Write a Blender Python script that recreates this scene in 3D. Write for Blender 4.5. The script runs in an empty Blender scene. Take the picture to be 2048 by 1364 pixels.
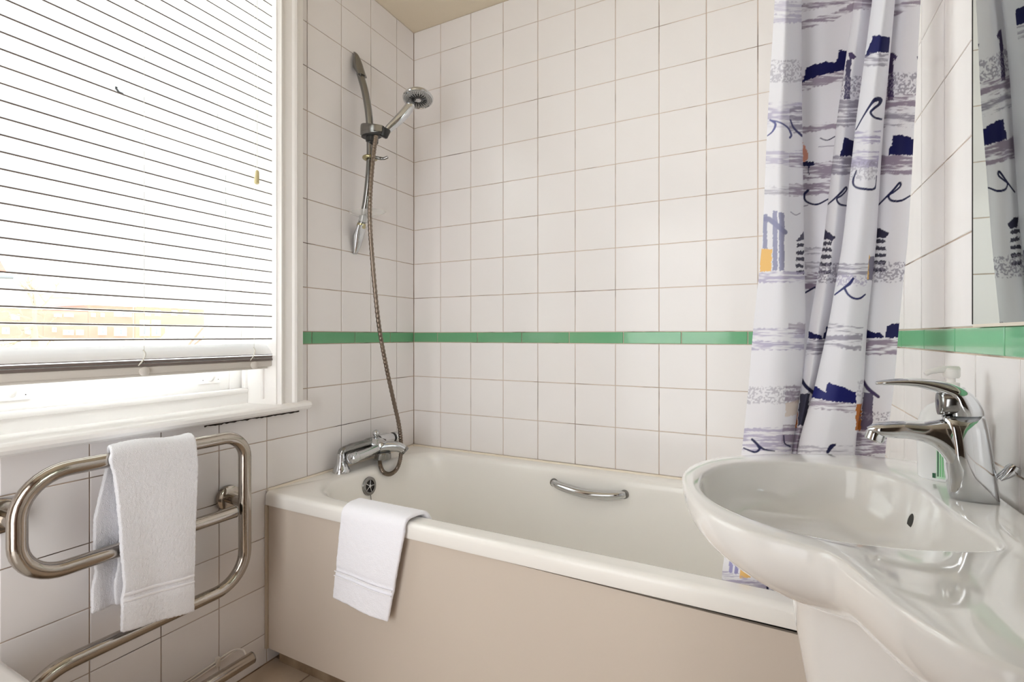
import bpy, bmesh, math, random
from mathutils.bvhtree import BVHTree
import numpy as np
from mathutils import Vector, Matrix
random.seed(7); rng = np.random.default_rng(7)
sc = bpy.context.scene
col = sc.collection
PI = math.pi
# ------------------------------------------------------------------ camera, sky, lamps, exposure
T = 0.1545                                   # tile pitch of the room, metres
CX, CY, CZ = 9.1539*T, -11.4979*T, 1.05-0.0885*T
YAW, FPX, PX, PY = -0.4777, 995.458, 1024.0, 671.036
cam = bpy.data.cameras.new('camera'); cob = bpy.data.objects.new('camera', cam); col.objects.link(cob)
cob.location = (CX, CY, CZ); cob.rotation_euler = (PI/2, 0, -YAW)
cam.sensor_width = 36.0; cam.sensor_fit = 'HORIZONTAL'; cam.lens = FPX/2048*36.0
cam.shift_y = -(682-PY)/2048; cam.clip_start = 0.01; cam.clip_end = 300
sc.camera = cob
w = bpy.data.worlds.new('overcast_sky'); sc.world = w; w.use_nodes = True
w.node_tree.nodes['Background'].inputs[0].default_value = (0.92, 0.965, 1.0, 1)
w.node_tree.nodes['Background'].inputs[1].default_value = 13.0
pl = bpy.data.lights.new('window_portal', 'AREA'); pl.shape = 'RECTANGLE'; pl.size = 1.5; pl.size_y = 0.92
pl.cycles.is_portal = True
po = bpy.data.objects.new('window_portal', pl); col.objects.link(po)
po.location = (-0.245, -1.17, 1.555); po.rotation_euler = (0, -PI/2, 0)
cl = bpy.data.lights.new('rear_fill', 'AREA'); cl.shape = 'RECTANGLE'; cl.size = 0.84; cl.size_y = 1.95; cl.energy = 17.5; cl.color = (0.97, 0.985, 1.0)
co = bpy.data.objects.new('rear_fill', cl); col.objects.link(co); co.location = (0.72, -2.585, 1.0); co.rotation_euler = (PI/2, 0, 0)   # fill light added behind the camera to brighten the room
sc.view_settings.view_transform = 'Standard'; sc.view_settings.look = 'None'
sc.view_settings.gamma = 1.0; sc.view_settings.use_curve_mapping = False
sc.view_settings.exposure = 0.66
sc.cycles.use_denoising = True
sc.cycles.max_bounces = 14; sc.cycles.diffuse_bounces = 8; sc.cycles.glossy_bounces = 6
sc.cycles.transparent_max_bounces = 16; sc.cycles.transmission_bounces = 8
sc.cycles.caustics_reflective = False; sc.cycles.caustics_refractive = False
sc.cycles.sample_clamp_indirect = 6.0; sc.cycles.sample_clamp_direct = 0.72

# photo measurement -> place in the room (used only to read sizes off the photograph)
_c, _s = math.cos(YAW), math.sin(YAW)
CAM = np.array([CX, CY, CZ])
def ray(u, v):
    x = (u-PX)/FPX; y = (PY-v)/FPX
    return np.array([x*_c+_s, -x*_s+_c, y])
def onx(u, v, X): d = ray(u, v); return CAM+(X-CX)/d[0]*d
def ony(u, v, Y): d = ray(u, v); return CAM+(Y-CY)/d[1]*d
def onz(u, v, Z): d = ray(u, v); return CAM+(Z-CZ)/d[2]*d

# ------------------------------------------------------------------ materials
def sr(r, g, b):
    f = lambda c: ((c/255+0.055)/1.055)**2.4 if c > 10 else c/255/12.92
    return (f(r), f(g), f(b), 1)
def mat(name, color=(0.8,0.8,0.8,1), rough=0.5, metal=0.0, spec=0.5, coat=0.0, bump=None, vary=None, **kw):
    m = bpy.data.materials.new(name); m.use_nodes = True
    nt = m.node_tree; b = nt.nodes['Principled BSDF']
    b.inputs['Base Color'].default_value = color; b.inputs['Roughness'].default_value = rough
    b.inputs['Metallic'].default_value = metal; b.inputs['Specular IOR Level'].default_value = spec
    b.inputs['Coat Weight'].default_value = coat
    for k, v in kw.items(): b.inputs[k.replace('_', ' ')].default_value = v
    tc = nt.nodes.new('ShaderNodeTexCoord')
    if vary:                                  # (scale, other colour, low, high)
        n = nt.nodes.new('ShaderNodeTexNoise'); n.inputs['Scale'].default_value = vary[0]; n.inputs['Detail'].default_value = 5
        r = nt.nodes.new('ShaderNodeMapRange'); r.inputs[1].default_value = vary[2]; r.inputs[2].default_value = vary[3]
        mx = nt.nodes.new('ShaderNodeMix'); mx.data_type = 'RGBA'
        mx.inputs[6].default_value = color; mx.inputs[7].default_value = vary[1]
        nt.links.new(tc.outputs['Object'], n.inputs['Vector']); nt.links.new(n.outputs[0], r.inputs[0])
        nt.links.new(r.outputs[0], mx.inputs[0]); nt.links.new(mx.outputs[2], b.inputs['Base Color'])
    if bump:                                  # (scale, distance, detail)
        n = nt.nodes.new('ShaderNodeTexNoise'); n.inputs['Scale'].default_value = bump[0]; n.inputs['Detail'].default_value = bump[2]
        bp = nt.nodes.new('ShaderNodeBump'); bp.inputs['Distance'].default_value = bump[1]; bp.inputs['Strength'].default_value = 1.0
        nt.links.new(tc.outputs['Object'], n.inputs['Vector']); nt.links.new(n.outputs[0], bp.inputs['Height'])
        nt.links.new(bp.outputs[0], b.inputs['Normal'])
    return m
M = {}
M['tile'] = mat('cream_glazed_tile', (0.84, 0.812, 0.805, 1), 0.12, spec=0.32, bump=(14, 0.0006, 1), vary=(3, (0.825, 0.795, 0.78, 1), 0.3, 0.7))
M['grout'] = mat('grout', sr(206, 188, 172), 0.9, spec=0.1, bump=(300, 0.0005, 2), vary=(7, sr(96, 74, 60), 0.52, 0.72))
M['grout_old'] = mat('mouldy_grout', sr(190, 170, 152), 0.9, spec=0.1, bump=(300, 0.0005, 2), vary=(6, sr(62, 46, 36), 0.50, 0.70))
M['green'] = mat('green_glass_tile', sr(102, 163, 122), 0.10, spec=0.45, coat=0.15, vary=(6, sr(116, 168, 128), 0.3, 0.7))
M['ceiling'] = mat('ceiling_paint', (0.68, 0.60, 0.47, 1), 0.8, spec=0.2, bump=(60, 0.0006, 2))
M['plaster'] = mat('brown_wall_paint', (0.20, 0.155, 0.12, 1), 0.7)
M['floor'] = mat('floor_tile', sr(196, 178, 158), 0.35, bump=(30, 0.0005, 3), vary=(8, sr(176, 156, 136), 0.35, 0.7))
M['fgrout'] = mat('floor_grout', sr(150, 128, 108), 0.9, vary=(20, sr(96, 72, 52), 0.45, 0.65))
M['gloss'] = mat('white_gloss_paint', (0.90, 0.88, 0.86, 1), 0.3, spec=0.4, bump=(40, 0.0003, 2))
M['slat'] = mat('white_slat', sr(242, 242, 242), 0.45)
M['slat_edge_shade'] = mat('slat_edge_shade', sr(112, 101, 95), 0.7)  # darker colour stands in for the backlit shade on the front edges
M['cord'] = mat('cord', sr(225, 222, 212), 0.8)
M['tassel'] = mat('cord_tassel', sr(200, 186, 140), 0.5)
M['rail'] = mat('blind_bottom_rail', sr(206, 200, 192), 0.4)
M['chrome'] = mat('chrome', (0.60, 0.61, 0.62, 1), 0.06, 1.0)
M['dchrome'] = mat('dull_chrome', (0.27, 0.265, 0.255, 1), 0.16, 1.0)
M['steel'] = mat('polished_steel', (0.43, 0.385, 0.335, 1), 0.13, 1.0, bump=(90, 0.0002, 2))
M['hose'] = mat('shower_hose_metal', (0.22, 0.175, 0.14, 1), 0.28, 1.0)
M['bath'] = mat('bath_acrylic', (0.87, 0.85, 0.81, 1), 0.16, spec=0.5, coat=0.2)
M['panel'] = mat('bath_panel', (0.60, 0.525, 0.45, 1), 0.35, spec=0.4, bump=(70, 0.0002, 2))
M['plinth'] = mat('plinth_board', sr(150, 130, 106), 0.7, vary=(12, sr(110, 88, 64), 0.4, 0.7))
M['ceramic'] = mat('white_ceramic', (0.77, 0.75, 0.725, 1), 0.07, spec=0.55, coat=0.6, Coat_Roughness=0.04)
M['terry'] = mat('white_terry', sr(244, 244, 248), 0.95, spec=0.1, bump=(520, 0.0018, 3), Sheen_Weight=0.3)
M['cotton'] = mat('white_cotton', sr(243, 243, 249), 0.9, spec=0.1, bump=(320, 0.0012, 3), Sheen_Weight=0.2)
M['band'] = mat('woven_band', sr(240, 239, 242), 0.85, spec=0.15)
M['black'] = mat('black_plastic', (0.012, 0.012, 0.012, 1), 0.35)
M['dark'] = mat('dark_hollow', (0.02, 0.017, 0.014, 1), 0.6)
M['mould'] = mat('dark_sealant', sr(42, 32, 26), 0.9)
M['seal'] = mat('white_sealant', sr(232, 222, 206), 0.5, vary=(18, sr(190, 160, 130), 0.62, 0.8))
M['brass'] = mat('aged_brass', (0.45, 0.40, 0.24, 1), 0.25, 1.0)
M['clear'] = mat('clear_plastic', (0.9, 0.9, 0.88, 1), 0.12, Alpha=0.35)
M['bottle'] = mat('soap_bottle', sr(240, 240, 240), 0.2, spec=0.4)
M['pump'] = mat('pump_plastic', sr(236, 232, 228), 0.3)
M['lgreen'] = mat('label_green', sr(120, 190, 130), 0.5)
M['ldark'] = mat('label_dark_green', sr(20, 80, 50), 0.5)
M['lpale'] = mat('label_pale_green', sr(196, 226, 200), 0.5)
M['cable'] = mat('white_cable', sr(222, 214, 204), 0.5)
M['edge'] = mat('edge_strip', sr(186, 172, 152), 0.5)
M['plate'] = mat('grey_spray_plate', sr(168, 166, 162), 0.3)
M['door'] = mat('dark_wood_door', sr(92, 62, 40), 0.4, vary=(6, sr(70, 44, 28), 0.3, 0.7))
M['brick'] = mat('pale_brick', (0.30, 0.135, 0.10, 1), 0.9, vary=(1.5, (0.27, 0.115, 0.08, 1), 0.3, 0.7))
M['brick2'] = mat('yellow_brick', (0.30, 0.16, 0.11, 1), 0.9, vary=(1.5, (0.27, 0.14, 0.095, 1), 0.3, 0.7))
M['stucco'] = mat('white_stucco', sr(236, 232, 226), 0.8)
M['rooftile'] = mat('red_roof_tile', sr(170, 112, 98), 0.8, vary=(4, sr(150, 96, 84), 0.3, 0.7))
M['slate'] = mat('grey_slate', sr(150, 148, 150), 0.7)
M['outglass'] = mat('dark_pane', sr(70, 74, 84), 0.1)
M['bark'] = mat('bark', (0.16, 0.125, 0.085, 1), 0.9)
M['darkwood'] = mat('dark_verge', sr(86, 60, 46), 0.8)
M['ground'] = mat('pale_paving', sr(190, 188, 182), 0.9, vary=(0.3, sr(170, 172, 160), 0.4, 0.6))
def mirror_mat():
    m = mat('mirror_glass', (0.53, 0.57, 0.53, 1), 0.012, 1.0); return m
M['mirror'] = mirror_mat()
def pane_mat():
    m = bpy.data.materials.new('window_glass'); m.use_nodes = True; nt = m.node_tree
    nt.nodes.remove(nt.nodes['Principled BSDF']); out = nt.nodes['Material Output']
    t = nt.nodes.new('ShaderNodeBsdfTransparent'); t.inputs[0].default_value = (0.97, 0.985, 0.98, 1)
    g = nt.nodes.new('ShaderNodeBsdfGlossy'); g.inputs['Roughness'].default_value = 0.02
    f = nt.nodes.new('ShaderNodeFresnel'); f.inputs[0].default_value = 1.25
    x = nt.nodes.new('ShaderNodeMixShader')
    nt.links.new(f.outputs[0], x.inputs[0]); nt.links.new(t.outputs[0], x.inputs[1]); nt.links.new(g.outputs[0], x.inputs[2])
    nt.links.new(x.outputs[0], out.inputs[0]); return m
M['pane'] = pane_mat()

# ------------------------------------------------------------------ object helpers
def link(o, parent=None):
    col.objects.link(o)
    if parent is not None:
        o.parent = parent
        pw = parent
        off = Vector((0, 0, 0)); p = parent
        while p is not None: off += p.location; p = p.parent
        o.matrix_parent_inverse = Matrix.Identity(4)
        o.location = o.location - off
    return o
def meshob(name, verts, faces, m, parent=None, smooth=False, loc=(0,0,0), auto=None):
    me = bpy.data.meshes.new(name); me.from_pydata([tuple(map(float, v)) for v in verts], [], faces); me.update()
    bm = bmesh.new(); bm.from_mesh(me); bmesh.ops.recalc_face_normals(bm, faces=bm.faces); bm.to_mesh(me); bm.free()
    for mm in (m if isinstance(m, (list, tuple)) else [m]): me.materials.append(mm)
    if smooth: me.shade_smooth()
    if auto is not None and smooth: me.set_sharp_from_angle(angle=math.radians(auto))
    o = bpy.data.objects.new(name, me); o.location = loc
    return link(o, parent)
def bmob(name, bm, m, parent=None, smooth=False, auto=None, loc=(0,0,0)):
    me = bpy.data.meshes.new(name); bmesh.ops.recalc_face_normals(bm, faces=bm.faces); bm.to_mesh(me); bm.free()
    for mm in (m if isinstance(m, (list, tuple)) else [m]): me.materials.append(mm)
    if smooth:
        me.shade_smooth()
        if auto is not None: me.set_sharp_from_angle(angle=math.radians(auto))
    o = bpy.data.objects.new(name, me); o.location = loc
    return link(o, parent)
def boxbm(bm, x0, x1, y0, y1, z0, z1, bev=0.0, seg=2):
    r = bmesh.ops.create_cube(bm, size=1.0)
    vs = r['verts']
    for v in vs:
        v.co = Vector(((x0+x1)/2+v.co.x*(x1-x0), (y0+y1)/2+v.co.y*(y1-y0), (z0+z1)/2+v.co.z*(z1-z0)))
    if bev > 0:
        es = list({e for v in vs for e in v.link_edges})
        bmesh.ops.bevel(bm, geom=es, offset=bev, segments=seg, profile=0.5, affect='EDGES')
def box(name, x0, x1, y0, y1, z0, z1, m, parent=None, bev=0.0, seg=2):
    bm = bmesh.new(); boxbm(bm, x0, x1, y0, y1, z0, z1, bev, seg)
    return bmob(name, bm, m, parent, smooth=bev > 0, auto=35 if bev > 0 else None)
def cr(pts, n=8, closed=False):
    """Catmull-Rom through points"""
    P = np.array(pts, float); N = len(P); out = []
    segs = N if closed else N-1
    for i in range(segs):
        if closed: a, b, c2, d = P[(i-1)%N], P[i], P[(i+1)%N], P[(i+2)%N]
        else:
            b, c2 = P[i], P[i+1]; a = P[i-1] if i > 0 else 2*b-c2; d = P[i+2] if i+2 < N else 2*c2-b
        for k in range(n):
            t = k/n
            out.append(0.5*((2*b)+(-a+c2)*t+(2*a-5*b+4*c2-d)*t*t+(-a+3*b-3*c2+d)*t**3))
    if not closed: out.append(P[-1])
    return np.array(out)
def tubegeo(path, r, n=16, cap=True):
    P = np.array(path, float); N = len(P)
    R = np.full(N, r) if np.isscalar(r) else np.array(r, float)
    Tn = np.gradient(P, axis=0); Tn /= np.linalg.norm(Tn, axis=1)[:, None]
    up = np.array([0, 0, 1.0]) if abs(Tn[0][2]) < 0.9 else np.array([1.0, 0, 0])
    nv = np.cross(Tn[0], up); nv /= np.linalg.norm(nv)
    verts = []
    for i in range(N):
        nv = nv-Tn[i]*(nv@Tn[i]); nv /= np.linalg.norm(nv); b = np.cross(Tn[i], nv)
        for k in range(n):
            a = 2*PI*k/n; verts.append(P[i]+R[i]*(math.cos(a)*nv+math.sin(a)*b))
    faces = [(i*n+k, i*n+(k+1)%n, (i+1)*n+(k+1)%n, (i+1)*n+k) for i in range(N-1) for k in range(n)]
    if cap: faces += [tuple(range(n-1, -1, -1)), tuple((N-1)*n+k for k in range(n))]
    return verts, faces
def tube(name, path, r, m, parent=None, n=16, cap=True):
    v, f = tubegeo(path, r, n, cap); return meshob(name, v, f, m, parent, True, auto=50)
def ringloft(name, rings, m, parent=None, cap=(True, True), smooth=True, auto=60, closed=True):
    n = len(rings[0]); verts = [p for r in rings for p in r]; faces = []
    for i in range(len(rings)-1):
        for k in range(n if closed else n-1):
            faces.append((i*n+k, i*n+(k+1)%n, (i+1)*n+(k+1)%n, (i+1)*n+k))
    if cap[0]: faces.append(tuple(range(n-1, -1, -1)))
    if cap[1]: faces.append(tuple((len(rings)-1)*n+k for k in range(n)))
    return meshob(name, verts, faces, m, parent, smooth, auto=auto)
def lathe(name, prof, m, origin=(0,0,0), axis=(0,0,1), parent=None, n=32, auto=40, cap=(True, True)):
    ax = Vector(axis).normalized(); q = Vector((0,0,1)).rotation_difference(ax); o = Vector(origin)
    rings = []
    for r, h in prof:
        rings.append([tuple(o+q @ Vector((max(r, 1e-5)*math.cos(2*PI*k/n), max(r, 1e-5)*math.sin(2*PI*k/n), h))) for k in range(n)])
    return ringloft(name, rings, m, parent, cap, True, auto)
def empty(name, loc, label=None, cat=None, group=None):
    o = bpy.data.objects.new(name, None); o.location = loc; o.empty_display_size = 0.05; col.objects.link(o)
    return tag(o, label, cat, group)
def tag(o, label=None, cat=None, group=None, kind=None):
    if label: o['label'] = label
    if cat: o['category'] = cat
    if group: o['group'] = group
    if kind: o['kind'] = kind
    return o
def struct(o, label=None, cat=None):
    o['kind'] = 'structure'
    return tag(o, label, cat)

# ------------------------------------------------------------------ room sizes
L = 1.6984; YF = -2.60; H = 2.3906
STRIP_T = 1.05; STRIP_B = 1.05-0.2799*T; RG = 0.9846*T
WY0, WY1, WZ0, WZ1 = -1.62, -0.708, 0.80, 2.29        # window opening
G = 0.0025                                           # tile proud of grout
def wall_box(name, x0, x1, y0, y1, z0, z1, m, label): return struct(box(name, x0, x1, y0, y1, z0, z1, m), label, 'wall')
wb = wall_box('wall_back', -0.25, L+0.12, G, 0.15, -0.05, H+0.1, M['grout'], 'cream square tiled wall behind the bath with green glass band')
wr = wall_box('wall_right', L+G, L+0.12, YF-0.1, G, -0.05, H+0.1, M['grout'], 'tiled wall on the right carrying basin and mirror')
wf = wall_box('wall_front', -0.25, L+0.12, YF-0.1, YF, -0.05, H+0.1, M['plaster'], 'brown painted wall opposite the bath behind the viewer')
bm = bmesh.new()
for (y0, y1, z0, z1) in ((YF, G, -0.05, WZ0-0.002), (YF, G, WZ1, H+0.1), (YF, WY0, WZ0-0.002, WZ1), (WY1, G, WZ0-0.002, WZ1)):
    boxbm(bm, -0.25, -G, y0, y1, z0, z1)
wl = struct(bmob('wall_left', bm, M['grout_old']), 'cream tiled wall on the left around the window', 'wall')
fl = struct(box('floor', -0.25, L+0.12, YF-0.1, 0.15, -0.05, -0.002, M['fgrout']), 'beige tiled floor beside the bath', 'floor')
ce = struct(box('ceiling', -0.25, L+0.12, YF-0.1, 0.15, H, H+0.1, M['ceiling']), 'beige painted ceiling above the shower', 'ceiling')

# tiles: chamfered plates, shared mesh between alike ones
tile_cache = {}
def tile_mesh(w_, h_, m, ch=0.0012, th=0.0035):
    k = (round(w_, 4), round(h_, 4), m.name)
    if k in tile_cache: return tile_cache[k]
    a, b = w_/2, h_/2
    v = []
    for (da, db, z) in ((0, 0, -th), (0, 0, -ch*0.8), (ch, ch, 0)):
        v += [(-a+da, -b+db, z), (a-da, -b+db, z), (a-da, b-db, z), (-a+da, b-db, z)]
    f = [(8, 9, 10, 11)]
    for r in (0, 4):
        for i in range(4): f.append((r+i, r+(i+1)%4, r+4+(i+1)%4, r+4+i))
    me = bpy.data.meshes.new('tile'); me.from_pydata(v, [], f); me.materials.append(m); me.update()
    tile_cache[k] = me; return me
ROT = {'B': Matrix(((1,0,0),(0,0,-1),(0,1,0))), 'L': Matrix(((0,0,1),(1,0,0),(0,1,0))), 'R': Matrix(((0,0,-1),(-1,0,0),(0,1,0))), 'F': Matrix.Identity(3)}
def put_tile(face, a0, a1, b0, b1, m, parent, name='tile', gap=0.0025):
    w_, h_ = a1-a0-gap, b1-b0-gap
    if w_ < 0.006 or h_ < 0.006: return
    o = bpy.data.objects.new(name, tile_mesh(w_, h_, m))
    A, B = (a0+a1)/2, (b0+b1)/2
    o.location = {'B': (A, 0, B), 'L': (0, A, B), 'R': (L, A, B), 'F': (A, B, 0)}[face]
    j = Matrix.Rotation(random.gauss(0, 0.0016), 3, 'X') @ Matrix.Rotation(random.gauss(0, 0.0016), 3, 'Y')
    o.rotation_euler = (ROT[face] @ j).to_euler()
    o.parent = parent; col.objects.link(o)
rows = []
for k in range(9): rows.append((STRIP_T+k*RG, min(STRIP_T+(k+1)*RG, H)))
for k in range(7): rows.append((max(STRIP_B-(k+1)*RG, 0.0), STRIP_B-k*RG))
# back wall
xs = [0.0]+[(0.9365+c)*T for c in range(11)]+[L]
for z0, z1 in rows:
    if z1 < 0.5: continue
    for a, b in zip(xs[:-1], xs[1:]):
        put_tile('B', a, b, max(z0, 0.5), z1, M['tile'], wb)
for a, b in zip([0.0, .1278, .3317, .5372, .7382, .9461, 1.1464, 1.3516, 1.556], [.1278, .3317, .5372, .7382, .9461, 1.1464, 1.3516, 1.556, L]):
    put_tile('B', a, b, STRIP_B, STRIP_T, M['green'], wb, 'border_tile', 0.003)
# left wall, around the window
ys = [0.0]+[-(0.7402+c)*T for c in range(13)]
for z0, z1 in rows:
    for a, b in zip(ys[:-1], ys[1:]):
        hi, lo = a, b
        if lo < -1.80: continue
        if z1 > 0.79 and z0 < 2.34 and lo < -0.615:
            zs_ = 0.787
            if hi > -0.615: put_tile('L', -0.615, hi, max(z0, zs_) if z0 < zs_ else z0, z1, M['tile'], wl, gap=0.0025)
            if z0 < 0.78: put_tile('L', lo, hi, z0, zs_+(0.0025 if hi > -0.615 else 0), M['tile'], wl)
        else: put_tile('L', lo, hi, z0, z1, M['tile'], wl)
sy = [0.0, -0.1539, -0.3545, -0.5579, -0.615]
for a, b in zip(sy[:-1], sy[1:]): put_tile('L', b, a, STRIP_B, STRIP_T, M['green'], wl, 'border_tile', 0.003)
# right wall
ysr = [0.0]+[-0.603+T*c for c in (3, 2, 1, 0)]+[-0.603-T*c for c in range(1, 9)]
for z0, z1 in rows:
    for a, b in zip(ysr[:-1], ysr[1:]): put_tile('R', b, a, z0, z1, M['tile'], wr)
sy = [0.0, -0.065, -0.2691, -0.468, -0.66, -0.865, -1.07, -1.275, -1.48, -1.68, -1.84]
for a, b in zip(sy[:-1], sy[1:]): put_tile('R', b, a, STRIP_B, STRIP_T, M['green'], wr, 'border_tile', 0.003)
# floor
for i in range(8):
    for j in range(10):
        x0, y1 = -0.06+i*0.225, -0.70-j*0.225
        a0, a1, b0, b1 = max(x0, 0), min(x0+0.225, L), max(y1-0.225, YF), y1
        if a1-a0 > 0.02 and b1-b0 > 0.02: put_tile('F', a0, a1, b0, b1, M['floor'], fl, 'floor_tile', 0.005)
# open doorway behind the camera, its door folded back along the wall
dr = struct(empty('door_1', (1.17, YF+0.03, 0.0)), 'open bathroom door behind the viewer', 'door')
box('door_leaf', 1.165, 1.205, YF+0.03, YF+0.75, 0.01, 1.98, M['door'], dr, 0.003)
lathe('door_knob', [(0.008, 0), (0.008, 0.03), (0.024, 0.04), (0.027, 0.055), (0.015, 0.068), (0.0, 0.07)], M['brass'], (1.165, YF+0.68, 1.0), (-1, 0, 0), dr)
struct(bmob('trim_1', (lambda b: (boxbm(b, 0.22, 0.29, YF, YF+0.02, 0, 2.07, 0.004), boxbm(b, 1.15, 1.164, YF, YF+0.02, 0, 2.07, 0.004), boxbm(b, 0.29, 1.15, YF, YF+0.02, 2.0, 2.07, 0.004), b)[-1])(bmesh.new()), M['gloss'], None, True, 35), 'white door casing behind the viewer', 'trim')

# ------------------------------------------------------------------ window
wi = struct(empty('window_1', (0, -1.16, 0.82)), 'white sash window with deep reveal behind the blind', 'window')
# architrave on the wall: profile extruded along z (right side), head and left side
prof = [(-0.615, 0.0), (-0.608, 0.004), (-0.608, 0.014), (-0.634, 0.016), (-0.637, 0.024), (-0.643, 0.028), (-0.651, 0.026), (-0.656, 0.020), (-0.690, 0.018), (-0.693, 0.024), (-0.700, 0.026), (-0.704, 0.020), (-0.708, 0.016), (-0.712, 0.016), (-0.712, -0.03), (-0.615, -0.03)]
def extr(name, ring0, ring1, m, parent, auto=30): return ringloft(name, [ring0, ring1], m, parent, (True, True), True, auto)
extr('architrave', [(x, y, 0.8125) for y, x in prof], [(x, y, WZ1+0.1) for y, x in prof], M['gloss'], wi)
extr('architrave', [(x, WY0+WY1-y, 0.8125) for y, x in prof], [(x, WY0+WY1-y, WZ1+0.1) for y, x in prof], M['gloss'], wi)
extr('architrave', [(x, WY1+0.1, WZ1-0.708-y) for y, x in prof], [(x, WY0-0.1, WZ1-0.708-y) for y, x in prof], M['gloss'], wi)
# linings of the reveal
box('window_lining', -0.25, -0.028, WY1-0.002, WY1+0.03, WZ0, WZ1, M['gloss'], wi)
box('window_lining', -0.25, -0.028, WY0-0.03, WY0+0.002, WZ0, WZ1, M['gloss'], wi)
box('window_lining', -0.25, -0.028, WY0, WY1, WZ1-0.002, WZ1+0.03, M['gloss'], wi)
box('lining_bead', -0.056, -0.044, WY1-0.008, WY1+0.01, 0.83, WZ1, M['gloss'], wi, 0.003)
box('staff_bead', -0.148, -0.128, WY1-0.012, WY1+0.01, 0.86, WZ1, M['gloss'], wi, 0.004)
box('staff_bead', -0.148, -0.120, WY0, WY1-0.004, 0.846, 0.862, M['gloss'], wi, 0.005)
box('window_board', -0.25, -0.127, WY0, WY1, 0.79, 0.848, M['gloss'], wi, 0.002)
# sill with rounded nosing
n_ = [(-0.127, 0.812), (0.020, 0.816), (0.030, 0.815), (0.038, 0.810), (0.041, 0.802), (0.038, 0.794), (0.030, 0.788), (-0.0, 0.786), (-0.127, 0.786)]
extr('window_sill', [(x, -0.593, z) for x, z in n_], [(x, -1.73, z) for x, z in n_], M['gloss'], wi)
# dirty joint under the nosing
mv = []
pathm = [(0.0015, y, 0.7812+random.uniform(-0.0015, 0.0010)) for y in np.linspace(-0.615, -0.93, 40)]
tube('sealant_line', pathm, [random.uniform(0.0012, 0.0036) for _ in pathm], M['mould'], wi, 8)
# sashes
def sash(x, z0, z1, rail_b, rail_t, st=0.045):
    y0, y1 = WY0+0.004, WY1-0.004
    s_ = box('sash_stile', x-0.02, x+0.02, y1-st, y1, z0, z1, M['gloss'], wi, 0.003)
    box('sash_stile', x-0.02, x+0.02, y0, y0+st, z0, z1, M['gloss'], wi, 0.003)
    b_ = box('sash_rail', x-0.02, x+0.02, y0+st, y1-st, z0, z0+rail_b, M['gloss'], wi, 0.003)
    box('sash_rail', x-0.02, x+0.02, y0+st, y1-st, z1-rail_t, z1, M['gloss'], wi, 0.003)
    box('window_pane', x-0.003, x+0.003, y0+st-0.004, y1-st+0.004, z0+rail_b-0.004, z1-rail_t+0.004, M['pane'], wi)
    return b_
lower = sash(-0.172, 0.848, 1.665, 0.125, 0.042)
upper = sash(-0.215, 1.62, WZ1, 0.042, 0.06)
def sash_lift(y):
    z = 0.885
    prof2 = [(-0.034, 0), (0.034, 0), (0.034, 0.022), (0.028, 0.027), (0.012, 0.031), (0.007, 0.042), (0.004, 0.055), (-0.004, 0.055), (-0.007, 0.042), (-0.012, 0.031), (-0.028, 0.027), (-0.034, 0.022)]
    r0 = [(-0.153, y+a, z+b) for a, b in prof2]; r1 = [(-0.145, y+a*0.96, z+0.001+b*0.97) for a, b in prof2]
    extr('sash_lift', r0, r1, M['gloss'], wi, 40)
    tube('lift_hook', [(-0.149, y, z+0.012), (-0.140, y, z+0.014), (-0.132, y, z+0.022), (-0.130, y, z+0.034)], 0.0055, M['gloss'], wi, 8)
    for s in (-1, 1): lathe('screw', [(0.0013, 0), (0.0013, 0.0006), (0, 0.0008)], M['dark'], (-0.1452, y+s*0.024, z+0.012), (1, 0, 0), wi, 8)
sash_lift(-0.823); sash_lift(-1.285)
p0 = onx(240, 180, -0.152)
tube('sash_fastener', [p0+np.array([0, -0.008, 0.010]), p0+np.array([0, -0.009, 0.0]), p0+np.array([0, -0.003, -0.007]), p0+np.array([0, 0.007, -0.008])], 0.0028, M['black'], wi, 8)
box('fastener_post', -0.176, -0.160, p0[1]-0.012, p0[1]+0.004, 1.665, p0[2], M['gloss'], wi, 0.002)

# ------------------------------------------------------------------ venetian blind
vb = empty('venetian_blind', (-0.03, -1.16, 0.95), 'white venetian blind of thin slats lowered over the sash window', 'blind')
SY0, SY1 = WY0+0.006, WY1-0.004
def slat_mesh():
    w2, t2 = 0.024, 0.0018
    v = []; f = []
    pr = [(-w2, -0.0006), (-w2*0.5, 0.0006), (0, 0.0010), (w2*0.5, 0.0006), (w2, -0.0006)]
    ring = [(a, b+t2) for a, b in pr]+[(a, b-t2) for a, b in reversed(pr)]
    n = len(ring)
    for y in (SY0, SY1): v += [(a, y, b) for a, b in ring]
    for k in range(n): f.append((k, (k+1)%n, n+(k+1)%n, n+k))
    f += [tuple(range(n-1, -1, -1)), tuple(range(n, 2*n))]
    me = bpy.data.meshes.new('slat'); me.from_pydata(v, [], f)
    me.materials.append(M['slat']); me.materials.append(M['slat_edge_shade'])
    bm = bmesh.new(); bm.from_mesh(me); bmesh.ops.recalc_face_normals(bm, faces=bm.faces); bm.to_mesh(me); bm.free()
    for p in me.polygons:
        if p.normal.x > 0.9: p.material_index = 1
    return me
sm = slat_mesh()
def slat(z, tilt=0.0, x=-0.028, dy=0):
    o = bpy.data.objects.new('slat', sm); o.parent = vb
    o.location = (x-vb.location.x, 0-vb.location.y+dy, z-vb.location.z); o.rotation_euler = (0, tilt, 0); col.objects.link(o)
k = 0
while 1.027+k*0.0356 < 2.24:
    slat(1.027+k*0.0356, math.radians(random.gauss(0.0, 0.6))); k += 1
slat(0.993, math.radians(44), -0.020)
for i, z in enumerate((0.9725, 0.9685, 0.9640, 0.9600)): slat(z, math.radians(random.uniform(-1, 3)), -0.026+0.002*random.random(), random.uniform(-0.002, 0.002))
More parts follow.
